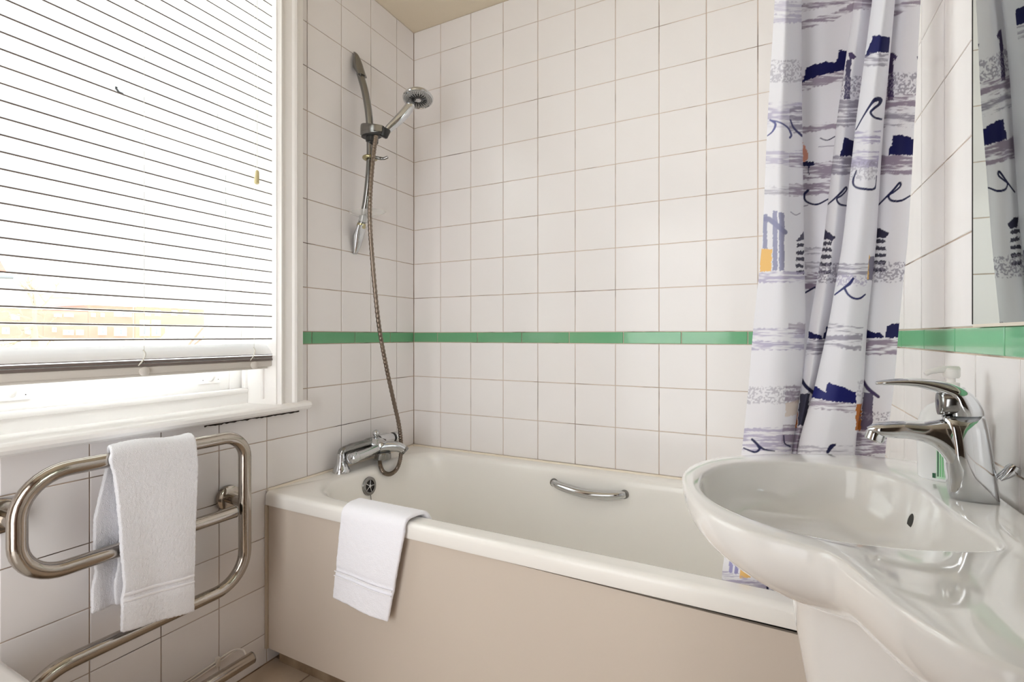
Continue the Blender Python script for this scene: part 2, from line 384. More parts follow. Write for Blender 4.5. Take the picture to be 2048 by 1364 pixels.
box('bottom_rail', -0.052, -0.003, SY0, SY1, 0.938, 0.957, M['rail'], vb, 0.004)
box('bottom_rail_cap', -0.047, -0.008, SY0+0.01, SY1-0.012, 0.931, 0.939, M['rail'], vb, 0.003)
box('head_rail', -0.055, -0.001, SY0, SY1, 2.235, 2.28, M['slat'], vb, 0.002)
for u in (288, 508):
    y = onx(u, 640, -0.003)[1]
    for xx in (-0.0535, -0.0025): tube('ladder_cord', [(xx, y, 2.24), (xx, y, 1.6), (xx, y, 0.955)], 0.0006, M['cord'], vb, 6)
    tube('cord_loop', cr([(-0.001, y-0.014, 0.960), (0.001, y-0.004, 0.974), (0.0015, y+0.001, 0.990), (0.001, y-0.004, 1.000)], 5), 0.0017, M['cord'], vb, 8)
    lathe('rail_button', [(0.012, 0), (0.012, 0.004), (0.008, 0.007), (0, 0.008)], M['rail'], (-0.003, y, 0.945), (1, 0, 0), vb, 12)
yt = onx(514, 355, 0.004)
tube('pull_cord', [(0.004, yt[1], 2.24), (0.004, yt[1]+0.002, 1.9), (0.004, yt[1], yt[2]+0.02)], 0.0009, M['cord'], vb, 6)
lathe('cord_tassel', [(0.0035, 0.022), (0.0055, 0.018), (0.0072, -0.018), (0.004, -0.021)], M['tassel'], (0.004, yt[1], yt[2]), (0, 0.05, 1), vb, 14)

# ------------------------------------------------------------------ bath
bt = empty('bathtub', (0.85, -0.37, 0.0), 'white built-in bathtub with rounded rim and cream front panel', 'bathtub')
def rrect(x0, x1, y0, y1, r, n=10):
    out = []
    rr = r if isinstance(r, (list, tuple)) else (r,)*4
    for (cx, cy, a0, q) in ((x1-rr[0], y1-rr[0], 0, rr[0]), (x0+rr[1], y1-rr[1], 90, rr[1]), (x0+rr[2], y0+rr[2], 180, rr[2]), (x1-rr[3], y0+rr[3], 270, rr[3])):
        for i in range(n+1):
            a = math.radians(a0+90*i/n); out.append((cx+q*math.cos(a), cy+q*math.sin(a)))
    return out
BY, BZ = -0.745, 0.546
def bring(x0, x1, y0, y1, r, z): return [(x, y, z) for x, y in rrect(x0, x1, y0, y1, r, 12)]
rings = []
e = 0.002
rings.append(bring(0.004, L-e, BY+0.012, -e, 0.004, BZ-0.044))
rings.append(bring(0.004, L-e, BY+0.002, -e, 0.006, BZ-0.042))
rings.append(bring(0.002, L-e, BY, -e, 0.010, BZ-0.036))
for a in range(0, 91, 15):
    d = 0.014*(1-math.cos(math.radians(a))); h = 0.014*math.sin(math.radians(a))
    rings.append(bring(e, L-e, BY+d, -e, 0.012, BZ-0.014+h))
ix0, ix1, iy0, iy1 = 0.085, 1.615, -0.690, -0.062
RI = (0.16, 0.15, 0.19, 0.20)
def ins(d, z, k=0.0):
    return bring(ix0+d*1.15, ix1-d*(1.15+k), iy0+d*0.75, iy1-d*0.75, tuple(q*(1-0.25*min(d/0.1, 1)) for q in RI), z)
rings.append(ins(-0.012, BZ+0.0005)); rings.append(ins(-0.004, BZ-0.001)); rings.append(ins(0.004, BZ-0.006)); rings.append(ins(0.010, BZ-0.016))
for d, dz in ((0.013, 0.03), (0.019, 0.08), (0.027, 0.15), (0.037, 0.23), (0.048, 0.30), (0.062, 0.345), (0.085, 0.375), (0.12, 0.392), (0.17, 0.398)):
    rings.append(ins(d, BZ-dz, 0.9))
ringloft('tub_shell', rings, M['bath'], bt, (False, True), True, 60)
# front panel with the gap under the lip that opens to the right
pv = [(0.004, BY+0.010, 0.050), (L-0.003, BY+0.010, 0.050), (L-0.003, BY+0.012, 0.4890), (0.85, BY+0.011, 0.4990), (0.004, BY+0.010, 0.503)]
extr('front_panel', pv, [(x, y+0.008, z) for x, y, z in pv], M['panel'], bt)
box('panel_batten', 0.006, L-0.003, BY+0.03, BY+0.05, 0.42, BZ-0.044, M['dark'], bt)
box('plinth', 0.03, L-0.003, BY+0.034, BY+0.05, 0.0, 0.060, M['plinth'], bt)
box('panel_edge_strip', 0.001, 0.011, BY+0.002, BY+0.012, 0.05, 0.503, M['edge'], bt, 0.002)
for (nm, pth) in (('sealant_bead', [(0.004, -0.007, BZ+0.001), (0.8, -0.007, BZ+0.001), (L-0.004, -0.007, BZ+0.001)]), ('sealant_bead', [(0.004, -0.735, BZ+0.001), (0.004, -0.36, BZ+0.001), (0.004, -0.005, BZ+0.001)])):
    tube(nm, pth, 0.0055, M['seal'], bt, 8)
# overflow grating on the tap end
oo = Vector((0.103, -0.392, 0.482)); on = Vector((1, 0, 0.12)).normalized()
ov = lathe('overflow', [(0.030, -0.004), (0.034, 0.002), (0.033, 0.006), (0.027, 0.009), (0.022, 0.008), (0.021, 0.003), (0.0, 0.003)], M['dchrome'], oo, on, bt, 32)
lathe('overflow_hole', [(0.0205, 0.0), (0.0205, 0.0042), (0, 0.0043)], M['dark'], oo, on, ov, 24)
q = Vector((0, 0, 1)).rotation_difference(on)
for i in range(5):
    a = 2*PI*i/5+0.3
    tube('overflow_spoke', [oo+q @ Vector((0.004*math.cos(a), 0.004*math.sin(a), 0.006)), oo+q @ Vector((0.021*math.cos(a), 0.021*math.sin(a), 0.006))], 0.0016, M['chrome'], ov, 8)
lathe('overflow_hub', [(0.006, 0.003), (0.006, 0.008), (0.003, 0.0095), (0, 0.0095)], M['chrome'], oo, on, ov, 16)
tube('plug_chain', [oo+Vector((0.010, 0, -0.032)), oo+Vector((0.012, 0.002, -0.06)), oo+Vector((0.014, 0.003, -0.12))], 0.0016, M['dchrome'], bt, 6)
# grips
def grip(x0, x1, y, z0, z1, sgn):
    pts = []
    for t in np.linspace(0, 1, 15):
        s = math.sin(PI*t)
        pts.append((x0+(x1-x0)*t, y-sgn*0.026*s**0.5, z0+(z1-z0)*t-0.012*s))
    rr = [0.0128+0.0022*math.sin(PI*t) for t in np.linspace(0, 1, 15)]
    g = tube('grip_handle', cr(pts, 3), np.interp(np.linspace(0, 1, 43), np.linspace(0, 1, 15), rr), M['chrome'], bt, 16)
    for x, z in ((x0, z0), (x1, z1)):
        lathe('grip_end', [(0.0155, -0.002), (0.0150, 0.004), (0.0125, 0.008), (0, 0.009)], M['dchrome'], (x, y+sgn*0.002, z), (0, -sgn, 0), g, 20)
grip(0.708, 0.970, -0.077, 0.494, 0.489, 1)
grip(0.765, 1.00, -0.674, 0.512, 0.512, -1)

# ------------------------------------------------------------------ bath tap and shower
tp = empty('bath_shower_mixer', (0.05, -0.38, BZ), 'chrome bath mixer tap with shower outlet on the bath end', 'tap')
def leg(y):
    a = (0.048, y, BZ+0.0005)
    lathe('tap_leg', [(0.031, 0.0), (0.031, 0.006), (0.027, 0.014), (0.020, 0.030), (0.0165, 0.045), (0.0155, 0.060), (0.0155, 0.068)], M['chrome'], a, (0, 0, 1), tp, 28)
leg(-0.470); leg(-0.262)
tube('tap_body', cr([(0.048, -0.470, BZ+0.055), (0.048, -0.466, BZ+0.068), (0.049, -0.452, BZ+0.075), (0.050, -0.40, BZ+0.077), (0.050, -0.33, BZ+0.077), (0.050, -0.27, BZ+0.077)], 6), [0.0155]*7+[0.0165]*8+[0.018]*8+[0.021]*8, M['dchrome'], tp, 24)
tube('tap_neck', [(0.050, -0.285, BZ+0.077), (0.050, -0.24, BZ+0.077), (0.050, -0.205, BZ+0.075)], [0.024, 0.024, 0.019], M['chrome'], tp, 24)
lathe('knob_ring', [(0.0195, 0), (0.021, 0.003), (0.021, 0.010), (0.0195, 0.012)], M['black'], (0.050, -0.206, BZ+0.075), (0, 1, -0.02), tp, 28)
lathe('control_knob', [(0.019, 0), (0.022, 0.006), (0.021, 0.030), (0.017, 0.036), (0, 0.037)], M['chrome'], (0.050, -0.195, BZ+0.0745), (0, 1, -0.02), tp, 28)
# front valve barrel and spout
tube('valve_barrel', [(0.090, -0.456, BZ+0.052), (0.090, -0.40, BZ+0.055), (0.090, -0.335, BZ+0.060)], [0.0175, 0.0165, 0.0165], M['chrome'], tp, 24)
lathe('valve_knob', [(0.019, 0), (0.021, 0.005), (0.019, 0.028), (0.010, 0.034), (0, 0.034)], M['chrome'], (0.090, -0.440, BZ+0.053), (0, -1, -0.05), tp, 24)
tube('mixer_block', [(0.052, -0.315, BZ+0.075), (0.075, -0.313, BZ+0.070), (0.100, -0.310, BZ+0.056)], [0.026, 0.029, 0.030], M['chrome'], tp, 28)
tube('bath_spout', cr([(0.085, -0.318, BZ+0.060), (0.105, -0.29, BZ+0.062), (0.128, -0.262, BZ+0.058), (0.145, -0.245, BZ+0.046)], 5), list(np.linspace(0.024, 0.017, 16)), M['chrome'], tp, 24)
lathe('spout_mouth', [(0.0165, 0.0), (0.0175, 0.003), (0.0165, 0.012), (0.011, 0.012), (0.010, 0.008), (0, 0.008)], M['dchrome'], (0.145, -0.245, BZ+0.046), (0.6, 0.4, -0.7), tp, 24)
lathe('mixer_base', [(0.030, 0.0), (0.031, 0.004), (0.030, 0.022), (0.026, 0.026)], M['dchrome'], (0.098, -0.310, BZ+0.018), (0, 0, 1), tp, 28)
tube('diverter_stem', [(0.066, -0.312, BZ+0.085), (0.066, -0.312, BZ+0.108)], 0.006, M['dchrome'], tp, 14)
lathe('diverter_knob', [(0.003, -0.0145), (0.009, -0.011), (0.0135, -0.005), (0.0145, 0.0), (0.0135, 0.006), (0.009, 0.011), (0.0, 0.0138)], M['chrome'], (0.066, -0.312, BZ+0.114), (0, 0, 1), tp, 24)

sr_ = empty('shower_rail', (0.0, -0.361, 1.40), 'curved chrome riser rail fixed to the left tiled wall', 'shower rail')
barp = cr([(0.030, -0.361, 2.035), (0.058, -0.361, 1.95), (0.077, -0.361, 1.85), (0.082, -0.361, 1.74), (0.078, -0.361, 1.65), (0.062, -0.361, 1.54), (0.035, -0.361, 1.445)], 8)
tube('riser_bar', barp, 0.0135, M['dchrome'], sr_, 20)
def bracket(zt, zb, up):
    # shell-like end piece that leans off the wall
    rings = []
    for t in np.linspace(0, 1, 12):
        z = zt+(zb-zt)*t
        xo = 0.010+0.043*t**0.72; hw = 0.008+0.0140*math.sin(min(1, t*1.25)*PI/2)
        x_in = 0.0 if t < 0.62 else 0.03*(t-0.62)/0.38
        rings.append([(max(x_in, 0.0008)+(xo-x_in)*0.5*(1+math.cos(a)), -0.361+hw*math.sin(a), z) for a in np.linspace(0, 2*PI, 20, endpoint=False)])
    return ringloft('rail_bracket', rings, M['dchrome'] if up else M['chrome'], sr_)
bracket(2.118, 2.022, True); bracket(1.348, 1.452, False)
lathe('bracket_collar', [(0.016, -0.006), (0.017, 0), (0.016, 0.012)], M['brass'], (0.0365, -0.361, 1.450), (0.25, 0, 1), sr_, 20)
# slider with handset cup
sz = 1.806
pr = [(-0.030, -0.020), (-0.033, -0.008), (-0.033, 0.008), (-0.028, 0.022), (-0.012, 0.029), (0.012, 0.028), (0.035, 0.022), (0.055, 0.012), (0.066, 0.002), (0.064, -0.008), (0.05, -0.017), (0.025, -0.025), (0.0, -0.028), (-0.018, -0.026)]
rings = []
for k_, h0, h1 in ((0.90, -0.0205, 0.0), (1.0, -0.017, 0.0), (1.0, 0.010, 0.012), (0.985, 0.018, 0.020), (0.93, 0.024, 0.026), (0.80, 0.0265, 0.028)):
    rings.append([(0.082+a*k_, -0.361+b*k_, sz+(h0 if h0 < 0 else h0-0.20*max(a+0.03, 0)*(h0/0.0265))) for a, b in pr])
ringloft('rail_slider', rings, M['dchrome'], sr_, (True, True), True, 40)
ringloft('slider_underside', [[(0.083+a*0.93, -0.361+b*0.93, z) for a, b in pr] for z in (sz-0.027, sz-0.0195)], M['black'], sr_, (True, True), True, 40)
lathe('slider_grip', [(0.020, 0), (0.023, 0.003), (0.022, 0.022), (0.015, 0.026)], M['black'], (0.090, -0.361, sz-0.048), (0.15, 0, 1), sr_, 24)
lathe('handset_cup', [(0.012, 0), (0.016, 0.004), (0.018, 0.030), (0.0165, 0.034)], M['black'], (0.136, -0.352, sz-0.032), (0.45, 0.1, 1), sr_, 24)
# hose guide ring lower on the bar
gx = 0.081; gz = 1.703
pts = [(gx+0.022*math.cos(a), -0.361+0.022*math.sin(a), gz) for a in np.linspace(0, 2*PI, 24)]
tube('hose_guide', pts, 0.0065, M['brass'], sr_, 10)
tube('hose_guide_arm', cr([(gx+0.02, -0.361, gz), (gx+0.04, -0.357, gz-0.006), (gx+0.058, -0.350, gz-0.008), (gx+0.072, -0.345, gz-0.003)], 5), [0.006]*8+[0.005]*8, M['dchrome'], sr_, 10)
# clear soap dish
sd = empty('soap_dish', (0.05, -0.361, 1.49), 'clear plastic soap dish clipped to the shower rail', 'soap dish')
rings = []
for (a, b, z) in ((0.004, 0.004, 1.487), (0.055, 0.035, 1.489), (0.078, 0.052, 1.499), (0.080, 0.054, 1.4995), (0.056, 0.036, 1.4915), (0.004, 0.004, 1.4895)):
    rings.append([(0.068+a*math.cos(t), -0.361+b*math.sin(t), z) for t in np.linspace(0, 2*PI, 40, endpoint=False)])
ringloft('dish_bowl', rings, M['clear'], sd)
lathe('dish_clip', [(0.0145, 0), (0.019, 0.002), (0.019, 0.026), (0.0145, 0.028)], M['clear'], (0.047, -0.361, 1.465), (0.3, 0, 1), sd, 24)
# handset
hs = empty('shower_handset', (0.14, -0.35, 1.80), 'chrome shower handset with round spray plate in the rail holder', 'shower head')
hb = np.array([0.142, -0.351, 1.788]); hc = np.array(onx(836, 197, 0.235))
d = hc-hb
tocam = CAM-hc; tocam /= np.linalg.norm(tocam)
down = np.array([0, 0, -1.0])-tocam*(-tocam[2]); down /= np.linalg.norm(down)
nrm = 0.60*tocam+0.80*down; nrm /= np.linalg.norm(nrm)
neck = hc-nrm*0.016
hp = cr([hb-d*0.06, hb+d*0.15, hb+d*0.45+np.array([0.004, 0, -0.002]), hb+d*0.72, neck-d/np.linalg.norm(d)*0.035], 6)
tube('handset_handle', hp, np.interp(np.linspace(0, 1, len(hp)), [0, .2, .5, .75, 1], [0.0090, 0.0135, 0.0185, 0.0185, 0.0150]), M['chrome'], hs, 20)
lathe('spray_head', [(0.0, -0.030), (0.018, -0.029), (0.040, -0.020), (0.054, -0.008), (0.0575, 0.0), (0.056, 0.005), (0.052, 0.006), (0.050, 0.004), (0, 0.004)], M['chrome'], hc, nrm, hs, 48)
sp = lathe('spray_plate', [(0.0495, 0.003), (0.049, 0.0055), (0.0, 0.0062)], M['plate'], hc, nrm, hs, 48)
q = Vector((0, 0, 1)).rotation_difference(Vector(nrm))
def on_plate(r, a, h=0.0066): return Vector(hc)+q @ Vector((r*math.cos(a), r*math.sin(a), h))
for i in range(20):
    a = 2*PI*i/20
    tube('rubber_slot', [on_plate(0.019, a), on_plate(0.034, a)], 0.0025, M['black'], sp, 6)
for r_, n_dots in ((0.038, 30), (0.044, 36)):
    for i in range(n_dots):
        a = 2*PI*(i+0.5)/n_dots
        lathe('nozzle', [(0.0016, 0), (0.0011, 0.0012), (0, 0.0013)], M['black'], on_plate(r_, a, 0.0058), nrm, sp, 6)
lathe('plate_boss', [(0.012, 0.005), (0.011, 0.0085), (0, 0.009)], M['chrome'], hc, nrm, sp, 24)
tube('plate_groove', [on_plate(0.0155, a, 0.0063) for a in np.linspace(0, 2*PI, 40)], 0.0016, M['black'], sp, 6)
# hose
uv = [(752, 272), (748, 300), (743, 350), (740, 400), (740, 450), (744, 510), (750, 580), (757, 645), (766, 700), (776, 750), (788, 805), (798, 850), (802, 885), (801, 915), (794, 937), (781, 948), (768, 945), (761, 932), (759, 915)]
xsn = np.interp(range(len(uv)), [0, 3, 8, 12, 15, 18], [0.138, 0.135, 0.12, 0.115, 0.115, 0.098])
hpth = cr([onx(u, v, x) for (u, v), x in zip(uv, xsn)], 26)
rr = 0.0078+0.0008*np.sin(np.arange(len(hpth))*2*PI/4.0)
hz = tube('shower_hose', hpth, rr, M['hose'], None, 12)
tag(hz, 'ribbed metal shower hose hanging from handset to bath tap', 'hose')

# ------------------------------------------------------------------ heated towel rail
tr = empty('heated_towel_rail', (0.09, -1.1, 0.10), 'serpentine polished steel heated towel rail under the window', 'towel rail')
RX, RR = 0.095, 0.0165
def P_(y, z): return (RX, y, z)
def fillet(pts, rads, n=10):
    out = [np.array(pts[0], float)]
    for i in range(1, len(pts)-1):
        a, b, c2 = [np.array(p, float) for p in (pts[i-1], pts[i], pts[i+1])]
        r = rads[i-1]; d1 = (a-b)/np.linalg.norm(a-b); d2 = (c2-b)/np.linalg.norm(c2-b)
        ang = math.acos(max(-1, min(1, d1@d2))); tl = r/math.tan(ang/2)
        cc = b+(d1+d2)/np.linalg.norm(d1+d2)*(r/math.sin(ang/2))
        p1, p2 = b+d1*tl, b+d2*tl
        v1, v2 = p1-cc, p2-cc; tot = math.acos(max(-1, min(1, (v1@v2)/(r*r))))
        for k in range(n+1):
            t = k/n; out.append(cc+(math.sin((1-t)*tot)*v1+math.sin(t*tot)*v2)/math.sin(tot))
    out.append(np.array(pts[-1], float)); return np.array(out)
zT, zM, zL, zB = 0.756, 0.547, 0.345, 0.112
yl, yr = -1.353, -0.873
sp_ = fillet([P_(-0.905, zM), P_(yl, zM), P_(yl, zT), P_(yr, zT), P_(yr, zL), P_(yl, zL), P_(yl, zB), P_(-0.853, zB)], [0.075, 0.085, 0.062, 0.085, 0.085, 0.085])
tube('rail_tube', sp_, RR, M['steel'], tr, 24)
for y, z, s in ((-0.905, zM, 1), (-0.853, zB, 1)):
    lathe('end_cap', [(RR, 0), (RR, 0.003), (RR-0.002, 0.005), (0, 0.0055)], M['dchrome'], (RX, y, z), (0, s, 0), tr, 24)
for y in (yr, yl):
    lathe('wall_flange', [(0.034, 0.0), (0.036, 0.004), (0.035, 0.014), (0.030, 0.018), (0.015, 0.019)], M['steel'], (0.001, y+(0.008 if y == yr else 0), 0.562 if y == yr else 0.665), (1, 0, 0), tr, 32)
    tube('standoff', [(0.015, y+(0.008 if y == yr else 0), 0.562 if y == yr else 0.665), (RX-0.006, y, 0.562 if y == yr else 0.665)], 0.014, M['steel'], tr, 20)
for y in (-1.29,):
    tube('lower_standoff', [(0.002, y, zB), (RX-0.006, y, zB)], 0.010, M['steel'], tr, 16)
cb = empty('cable_run', (0.012, -0.95, 0.13), 'thin white cables clipped to the wall above the bottom rail', 'cable')
for dz in (0.0, 0.009):
    tube('cable', cr([(0.006, -1.30, 0.070+dz), (0.006, -1.1, 0.078+dz), (0.006, -0.93, 0.090+dz), (0.010, -0.885, 0.099+dz), (0.030, -0.860, 0.116+dz*0.5), (0.062, -0.855, 0.126), (RX, -0.868, 0.124)], 6), 0.0026, M['cable'], cb, 8)
box('cable_clip', 0.0, 0.013, -0.902, -0.890, 0.086, 0.112, M['cable'], cb, 0.002)

# ------------------------------------------------------------------ towels
def sheet(name, grid, thick, m, parent=None, sub=1, disp=None, offset=0.0):
    nI, nJ = len(grid), len(grid[0])
    v = [p for r in grid for p in r]
    f = [(i*nJ+j, i*nJ+j+1, (i+1)*nJ+j+1, (i+1)*nJ+j) for i in range(nI-1) for j in range(nJ-1)]
    o = meshob(name, v, f, m, parent, True)
    s = o.modifiers.new('thickness', 'SOLIDIFY'); s.thickness = thick; s.offset = offset
    b = o.modifiers.new('round', 'SUBSURF'); b.levels = sub; b.render_levels = sub
    if disp:
        tx = bpy.data.textures.new(name+'_pile', 'CLOUDS'); tx.noise_scale = disp[1]; tx.noise_depth = 1
        dm = o.modifiers.new('pile', 'DISPLACE'); dm.texture = tx; dm.strength = disp[0]; dm.texture_coords = 'LOCAL'; dm.mid_level = 0.5
    return o
# terry towel over the rail
tw = empty('bath_towel', (RX, -1.1, 0.40), 'white fluffy terry towel folded over the steel rail', 'towel')
def interp_edge(pts, X):
    q_ = [onx(u, v, X) for u, v in pts]
    z = np.array([p[2] for p in q_]); y = np.array([p[1] for p in q_]); o_ = np.argsort(z)
    return lambda zz: float(np.interp(zz, z[o_], y[o_]))
XF, XB = RX+0.028, RX-0.026
eL = interp_edge([(214, 905), (228, 950), (234, 1000), (239, 1060), (240, 1100), (246, 1170), (241, 1215), (240, 1262)], XF)
eR = interp_edge([(392, 868), (397, 930), (394, 1000), (391, 1060), (388, 1140), (387, 1180), (385, 1222)], XF)
bL = interp_edge([(216, 915), (200, 985), (188, 1040), (187, 1110), (190, 1145), (182, 1175), (180, 1222)], XB)
zfl, zfr = onx(240, 1265, XF)[2], onx(385, 1222, XF)[2]
zbl = onx(185, 1225, XB)[2]
zt = zT+RR+0.006
NJ = 44
path = []     # (x, zfrac, zone)
for t in np.linspace(0, 1, 60): path.append(('f', t))
for a in np.linspace(0, PI, 9)[1:-1]: path.append(('a', a))
for t in np.linspace(0, 1, 46): path.append(('b', t))
grid = []
Rr = RR+0.0075
for kd, t in path:
    row = []
    for j in range(NJ):
        s = j/(NJ-1)
        if kd == 'f':
            zb = zfl+(zfr-zfl)*s; z = zb+(zT+0.004-zb)*t
            y = eL(z)*(1-s)+eR(z)*s; x = RX+Rr+0.003*math.sin(s*9+t*3)*(1-t)+0.006*(1-t)
            if 0.16 < t < 0.235: x -= 0.0035
        elif kd == 'a':
            z = zT+0.004+Rr*math.sin(t); x = RX+Rr*math.cos(t); w_ = t/PI
            y = (eL(zT)*(1-w_)+bL(zT)*w_)*(1-s)+(eR(zT))*s
            z += 0.004*math.sin(s*6)
        else:
            zb = zbl-0.01*s; z = zT+0.004+(zb-zT-0.004)*t
            yl_, yr_ = bL(z), eR(zT)-0.05*t
            y = yl_+(yr_-yl_)*s; x = RX-Rr+0.004*math.sin(s*14+1)*t-0.006*math.sin(PI*t)
        row.append((x, y, z))
    grid.append(row)
sheet('towel_cloth', grid, 0.012, M['terry'], tw, 1, (0.0028, 0.004))
bz = [0.166, 0.176, 0.216, 0.226]
for a, b in ((0.170, 0.184), (0.205, 0.222)):
    g2 = []
    for t in np.linspace(a, b, 4):
        row = []
        for j in range(NJ):
            s = j/(NJ-1); zb = zfl+(zfr-zfl)*s; z = zb+(zT+0.004-zb)*t
            row.append((RX+Rr+0.006*(1-t)+0.003*math.sin(s*9+t*3)*(1-t)+0.0035, eL(z)*(1-s)+eR(z)*s, z))
        g2.append(row)
    sheet('woven_band', g2, 0.004, M['band'], tw, 1)
# inner folded layer of the back half, its hem showing as a pale line
g3 = []
for t in np.linspace(0, 1, 30):
    z = zT-0.01+(zbl+0.01-zT)*t
    g3.append([(RX-Rr+0.016, bL(z)+0.040+0.006*math.sin(6*t)+dy, z) for dy in (0, 0.03, 0.07, 0.11)])
sheet('inner_fold', g3, 0.007, M['terry'], tw, 1, (0.003, 0.006))

# hand towel over the bath rim
ht = empty('hand_towel', (0.45, BY, 0.30), 'smooth white hand towel hanging over the front bath rim', 'towel')
def hand_layer(off, zbot, inset, thick, mt, name):
    yo = BY-0.011-off
    prof_ = [(-0.664, 0.492), (-0.668, 0.525), (-0.677, 0.546)]
    prof_ = [(y, z) for y, z in prof_]+[(-0.690, BZ+0.010+off*0.7), (-0.715, BZ+0.012+off*0.7), (-0.735, BZ+0.0105+off*0.7), (yo+0.008, BZ+0.004+off*0.4), (yo+0.001, BZ-0.010), (yo-0.001, BZ-0.04)]
    P2 = list(cr(prof_, 4))
    zs = np.linspace(BZ-0.05, zbot, 30)
    P2 += [np.array((yo-0.002-0.010*((BZ-0.05-z)/0.25), z)) for z in zs]
    n = len(P2); grid = []
    for i, (y, z) in enumerate(P2):
        row = []
        for j in range(32):
            s = j/31
            h = max(0, (BZ-0.02-z)/0.24)
            if z > BZ-0.02 or y > -0.70: xl, xr = 0.350, 0.575+0.02*max(0, (y+0.745)/0.08)
            else: xl, xr = 0.350-0.022*h, 0.575-0.055*h
            if y > -0.69 and z < BZ-0.0: xl += 0.03; xr += 0.0
            x = xl+inset+(xr-xl-2*inset)*s
            zz = z-0.020*max(0, s-0.35)*h*1.6
            yy = y-0.010*math.sin(PI*s)*h+0.012*h*max(0, s-0.75)*2
            if abs(h-0.60) < 0.035: yy += 0.0025
            row.append((x, yy, zz))
        grid.append(row)
    return sheet(name, grid, thick, mt, ht, 1, (0.0015, 0.012))
hand_layer(0.0025, 0.303, 0.0, 0.010, M['cotton'], 'towel_cloth')
# second layer of the fold just peeping out below
g4 = []
for t in np.linspace(0, 1, 12):
    g4.append([(0.350+0.165*s, BY-0.004+0.001*math.sin(7*s), BZ-0.06-(0.186+0.010*math.sin(PI*s))*t-0.022*max(0, s-0.35)*t*1.6) for s in np.linspace(0, 1, 16)])
sheet('inner_fold', g4, 0.006, M['cotton'], ht, 1)
for t0 in (0.605, 0.655):
    zc = BZ-0.02-0.24*t0
    pts = []
    for s in np.linspace(0.01, 0.99, 24):
        h = t0
        xl, xr = 0.350-0.022*h, 0.575-0.055*h
        pts.append((xl+(xr-xl)*s, BY-0.011-0.0025-0.002-0.010*h-0.010*math.sin(PI*s)*h+0.012*h*max(0, s-0.75)*2-0.0062, zc-0.020*max(0, s-0.35)*h*1.6))
    tube('stitched_band', pts, 0.0017, M['band'], ht, 8)

# ------------------------------------------------------------------ wash basin
bs = empty('wash_basin', (1.62, -1.0, 0.0), 'white ceramic pedestal wash basin with oval bowl and side shelf', 'wash basin')
ZB = 0.82
outl = [(1.692, -0.700), (1.6429, -0.690), (1.6006, -0.682), (1.5445, -0.6857), (1.4312, -0.7357), (1.3351, -0.8111), (1.2990, -0.884), (1.291, -0.94), (1.2965, -0.985), (1.312, -1.050), (1.331, -1.097), (1.3565, -1.133), (1.386, -1.160), (1.4241, -1.1755), (1.4511, -1.184), (1.4695, -1.195), (1.4814, -1.2165), (1.4926, -1.257), (1.506, -1.287), (1.5217, -1.313), (1.5403, -1.3345), (1.570, -1.348), (1.62, -1.356), (1.692, -1.358)]
bowl = [(1.585, -0.835), (1.545, -0.802), (1.4964, -0.793), (1.44, -0.803), (1.385, -0.835), (1.345, -0.880), (1.325, -0.935), (1.3235, -0.985), (1.333, -1.035), (1.355, -1.077), (1.388, -1.112), (1.427, -1.137), (1.463, -1.145), (1.498, -1.145), (1.5245, -1.141), (1.5592, -1.131), (1.598, -1.114), (1.624, -1.092), (1.622, -1.055), (1.612, -1.00), (1.606, -0.935), (1.602, -0.875)]
cc = np.array([1.475, -0.98])
NT = 192
th = np.linspace(-PI, PI, NT, endpoint=False)
def polar(pts, closed):
    c = cr(pts, 14, closed=closed)
    if not closed:
        c = np.vstack([c, [[1.692, y] for y in np.linspace(pts[-1][1], pts[0][1], 60)[1:-1]]])
    a = np.arctan2(c[:, 1]-cc[1], c[:, 0]-cc[0]); r = np.hypot(c[:, 0]-cc[0], c[:, 1]-cc[1])
    o_ = np.argsort(a); a, r = a[o_], r[o_]
    return np.interp(th, np.r_[a[-8:]-2*PI, a, a[:8]+2*PI], np.r_[r[-8:], r, r[:8]])
RO = polar(outl, False); RB = polar(bowl, True)
def smoothc(r, n):
    for _ in range(n): r = 0.25*np.roll(r, 1)+0.5*r+0.25*np.roll(r, -1)
    return r
RO = smoothc(RO, 3); RB = smoothc(RB, 3)
dirs = np.stack([np.cos(th), np.sin(th)], 1)
cped = np.array([1.60, -1.00])
def ringO(q_, z, inset=0.0):
    p = cc+dirs*(RO-inset)[:, None]; p = cped+(p-cped)*q_
    p[:, 0] = np.minimum(p[:, 0], 1.694)
    return [(a, b, z) for a, b in p]
# near the wall the sides stay at the wall: pull only what faces the room
rings = []
for q_ in (0.40, 0.50, 0.60, 0.70, 0.79, 0.865, 0.92, 0.955, 0.98, 0.994, 0.999):
    rings.append(ringO(q_, ZB-0.014-0.112*math.sqrt(1-q_*q_)))
for a in range(0, 91, 15):
    a_ = math.radians(a); rings.append(ringO(1.0, ZB-0.009+0.009*math.sin(a_), 0.009*(1-math.cos(a_))))
def ringM(t, z):      # between inner rim edge and outer rim
    r = (RB+0.008)*(1-t)+(RO-0.009)*t; p = cc+dirs*r[:, None]; p[:, 0] = np.minimum(p[:, 0], 1.694)
    return [(a, b, z) for a, b in p]
for t in (0.75, 0.5, 0.25, 0.0): rings.append(ringM(t, ZB+(0.0012 if 0.2 < t < 0.8 else 0)))
for a in (20, 45, 70, 90):
    a_ = math.radians(a); r = RB+0.008*(1-math.sin(a_)); p = cc+dirs*r[:, None]
    rings.append([(x, y, ZB-0.008*(1-math.cos(a_))) for x, y in p])
bc = np.array([1.487, -0.978])
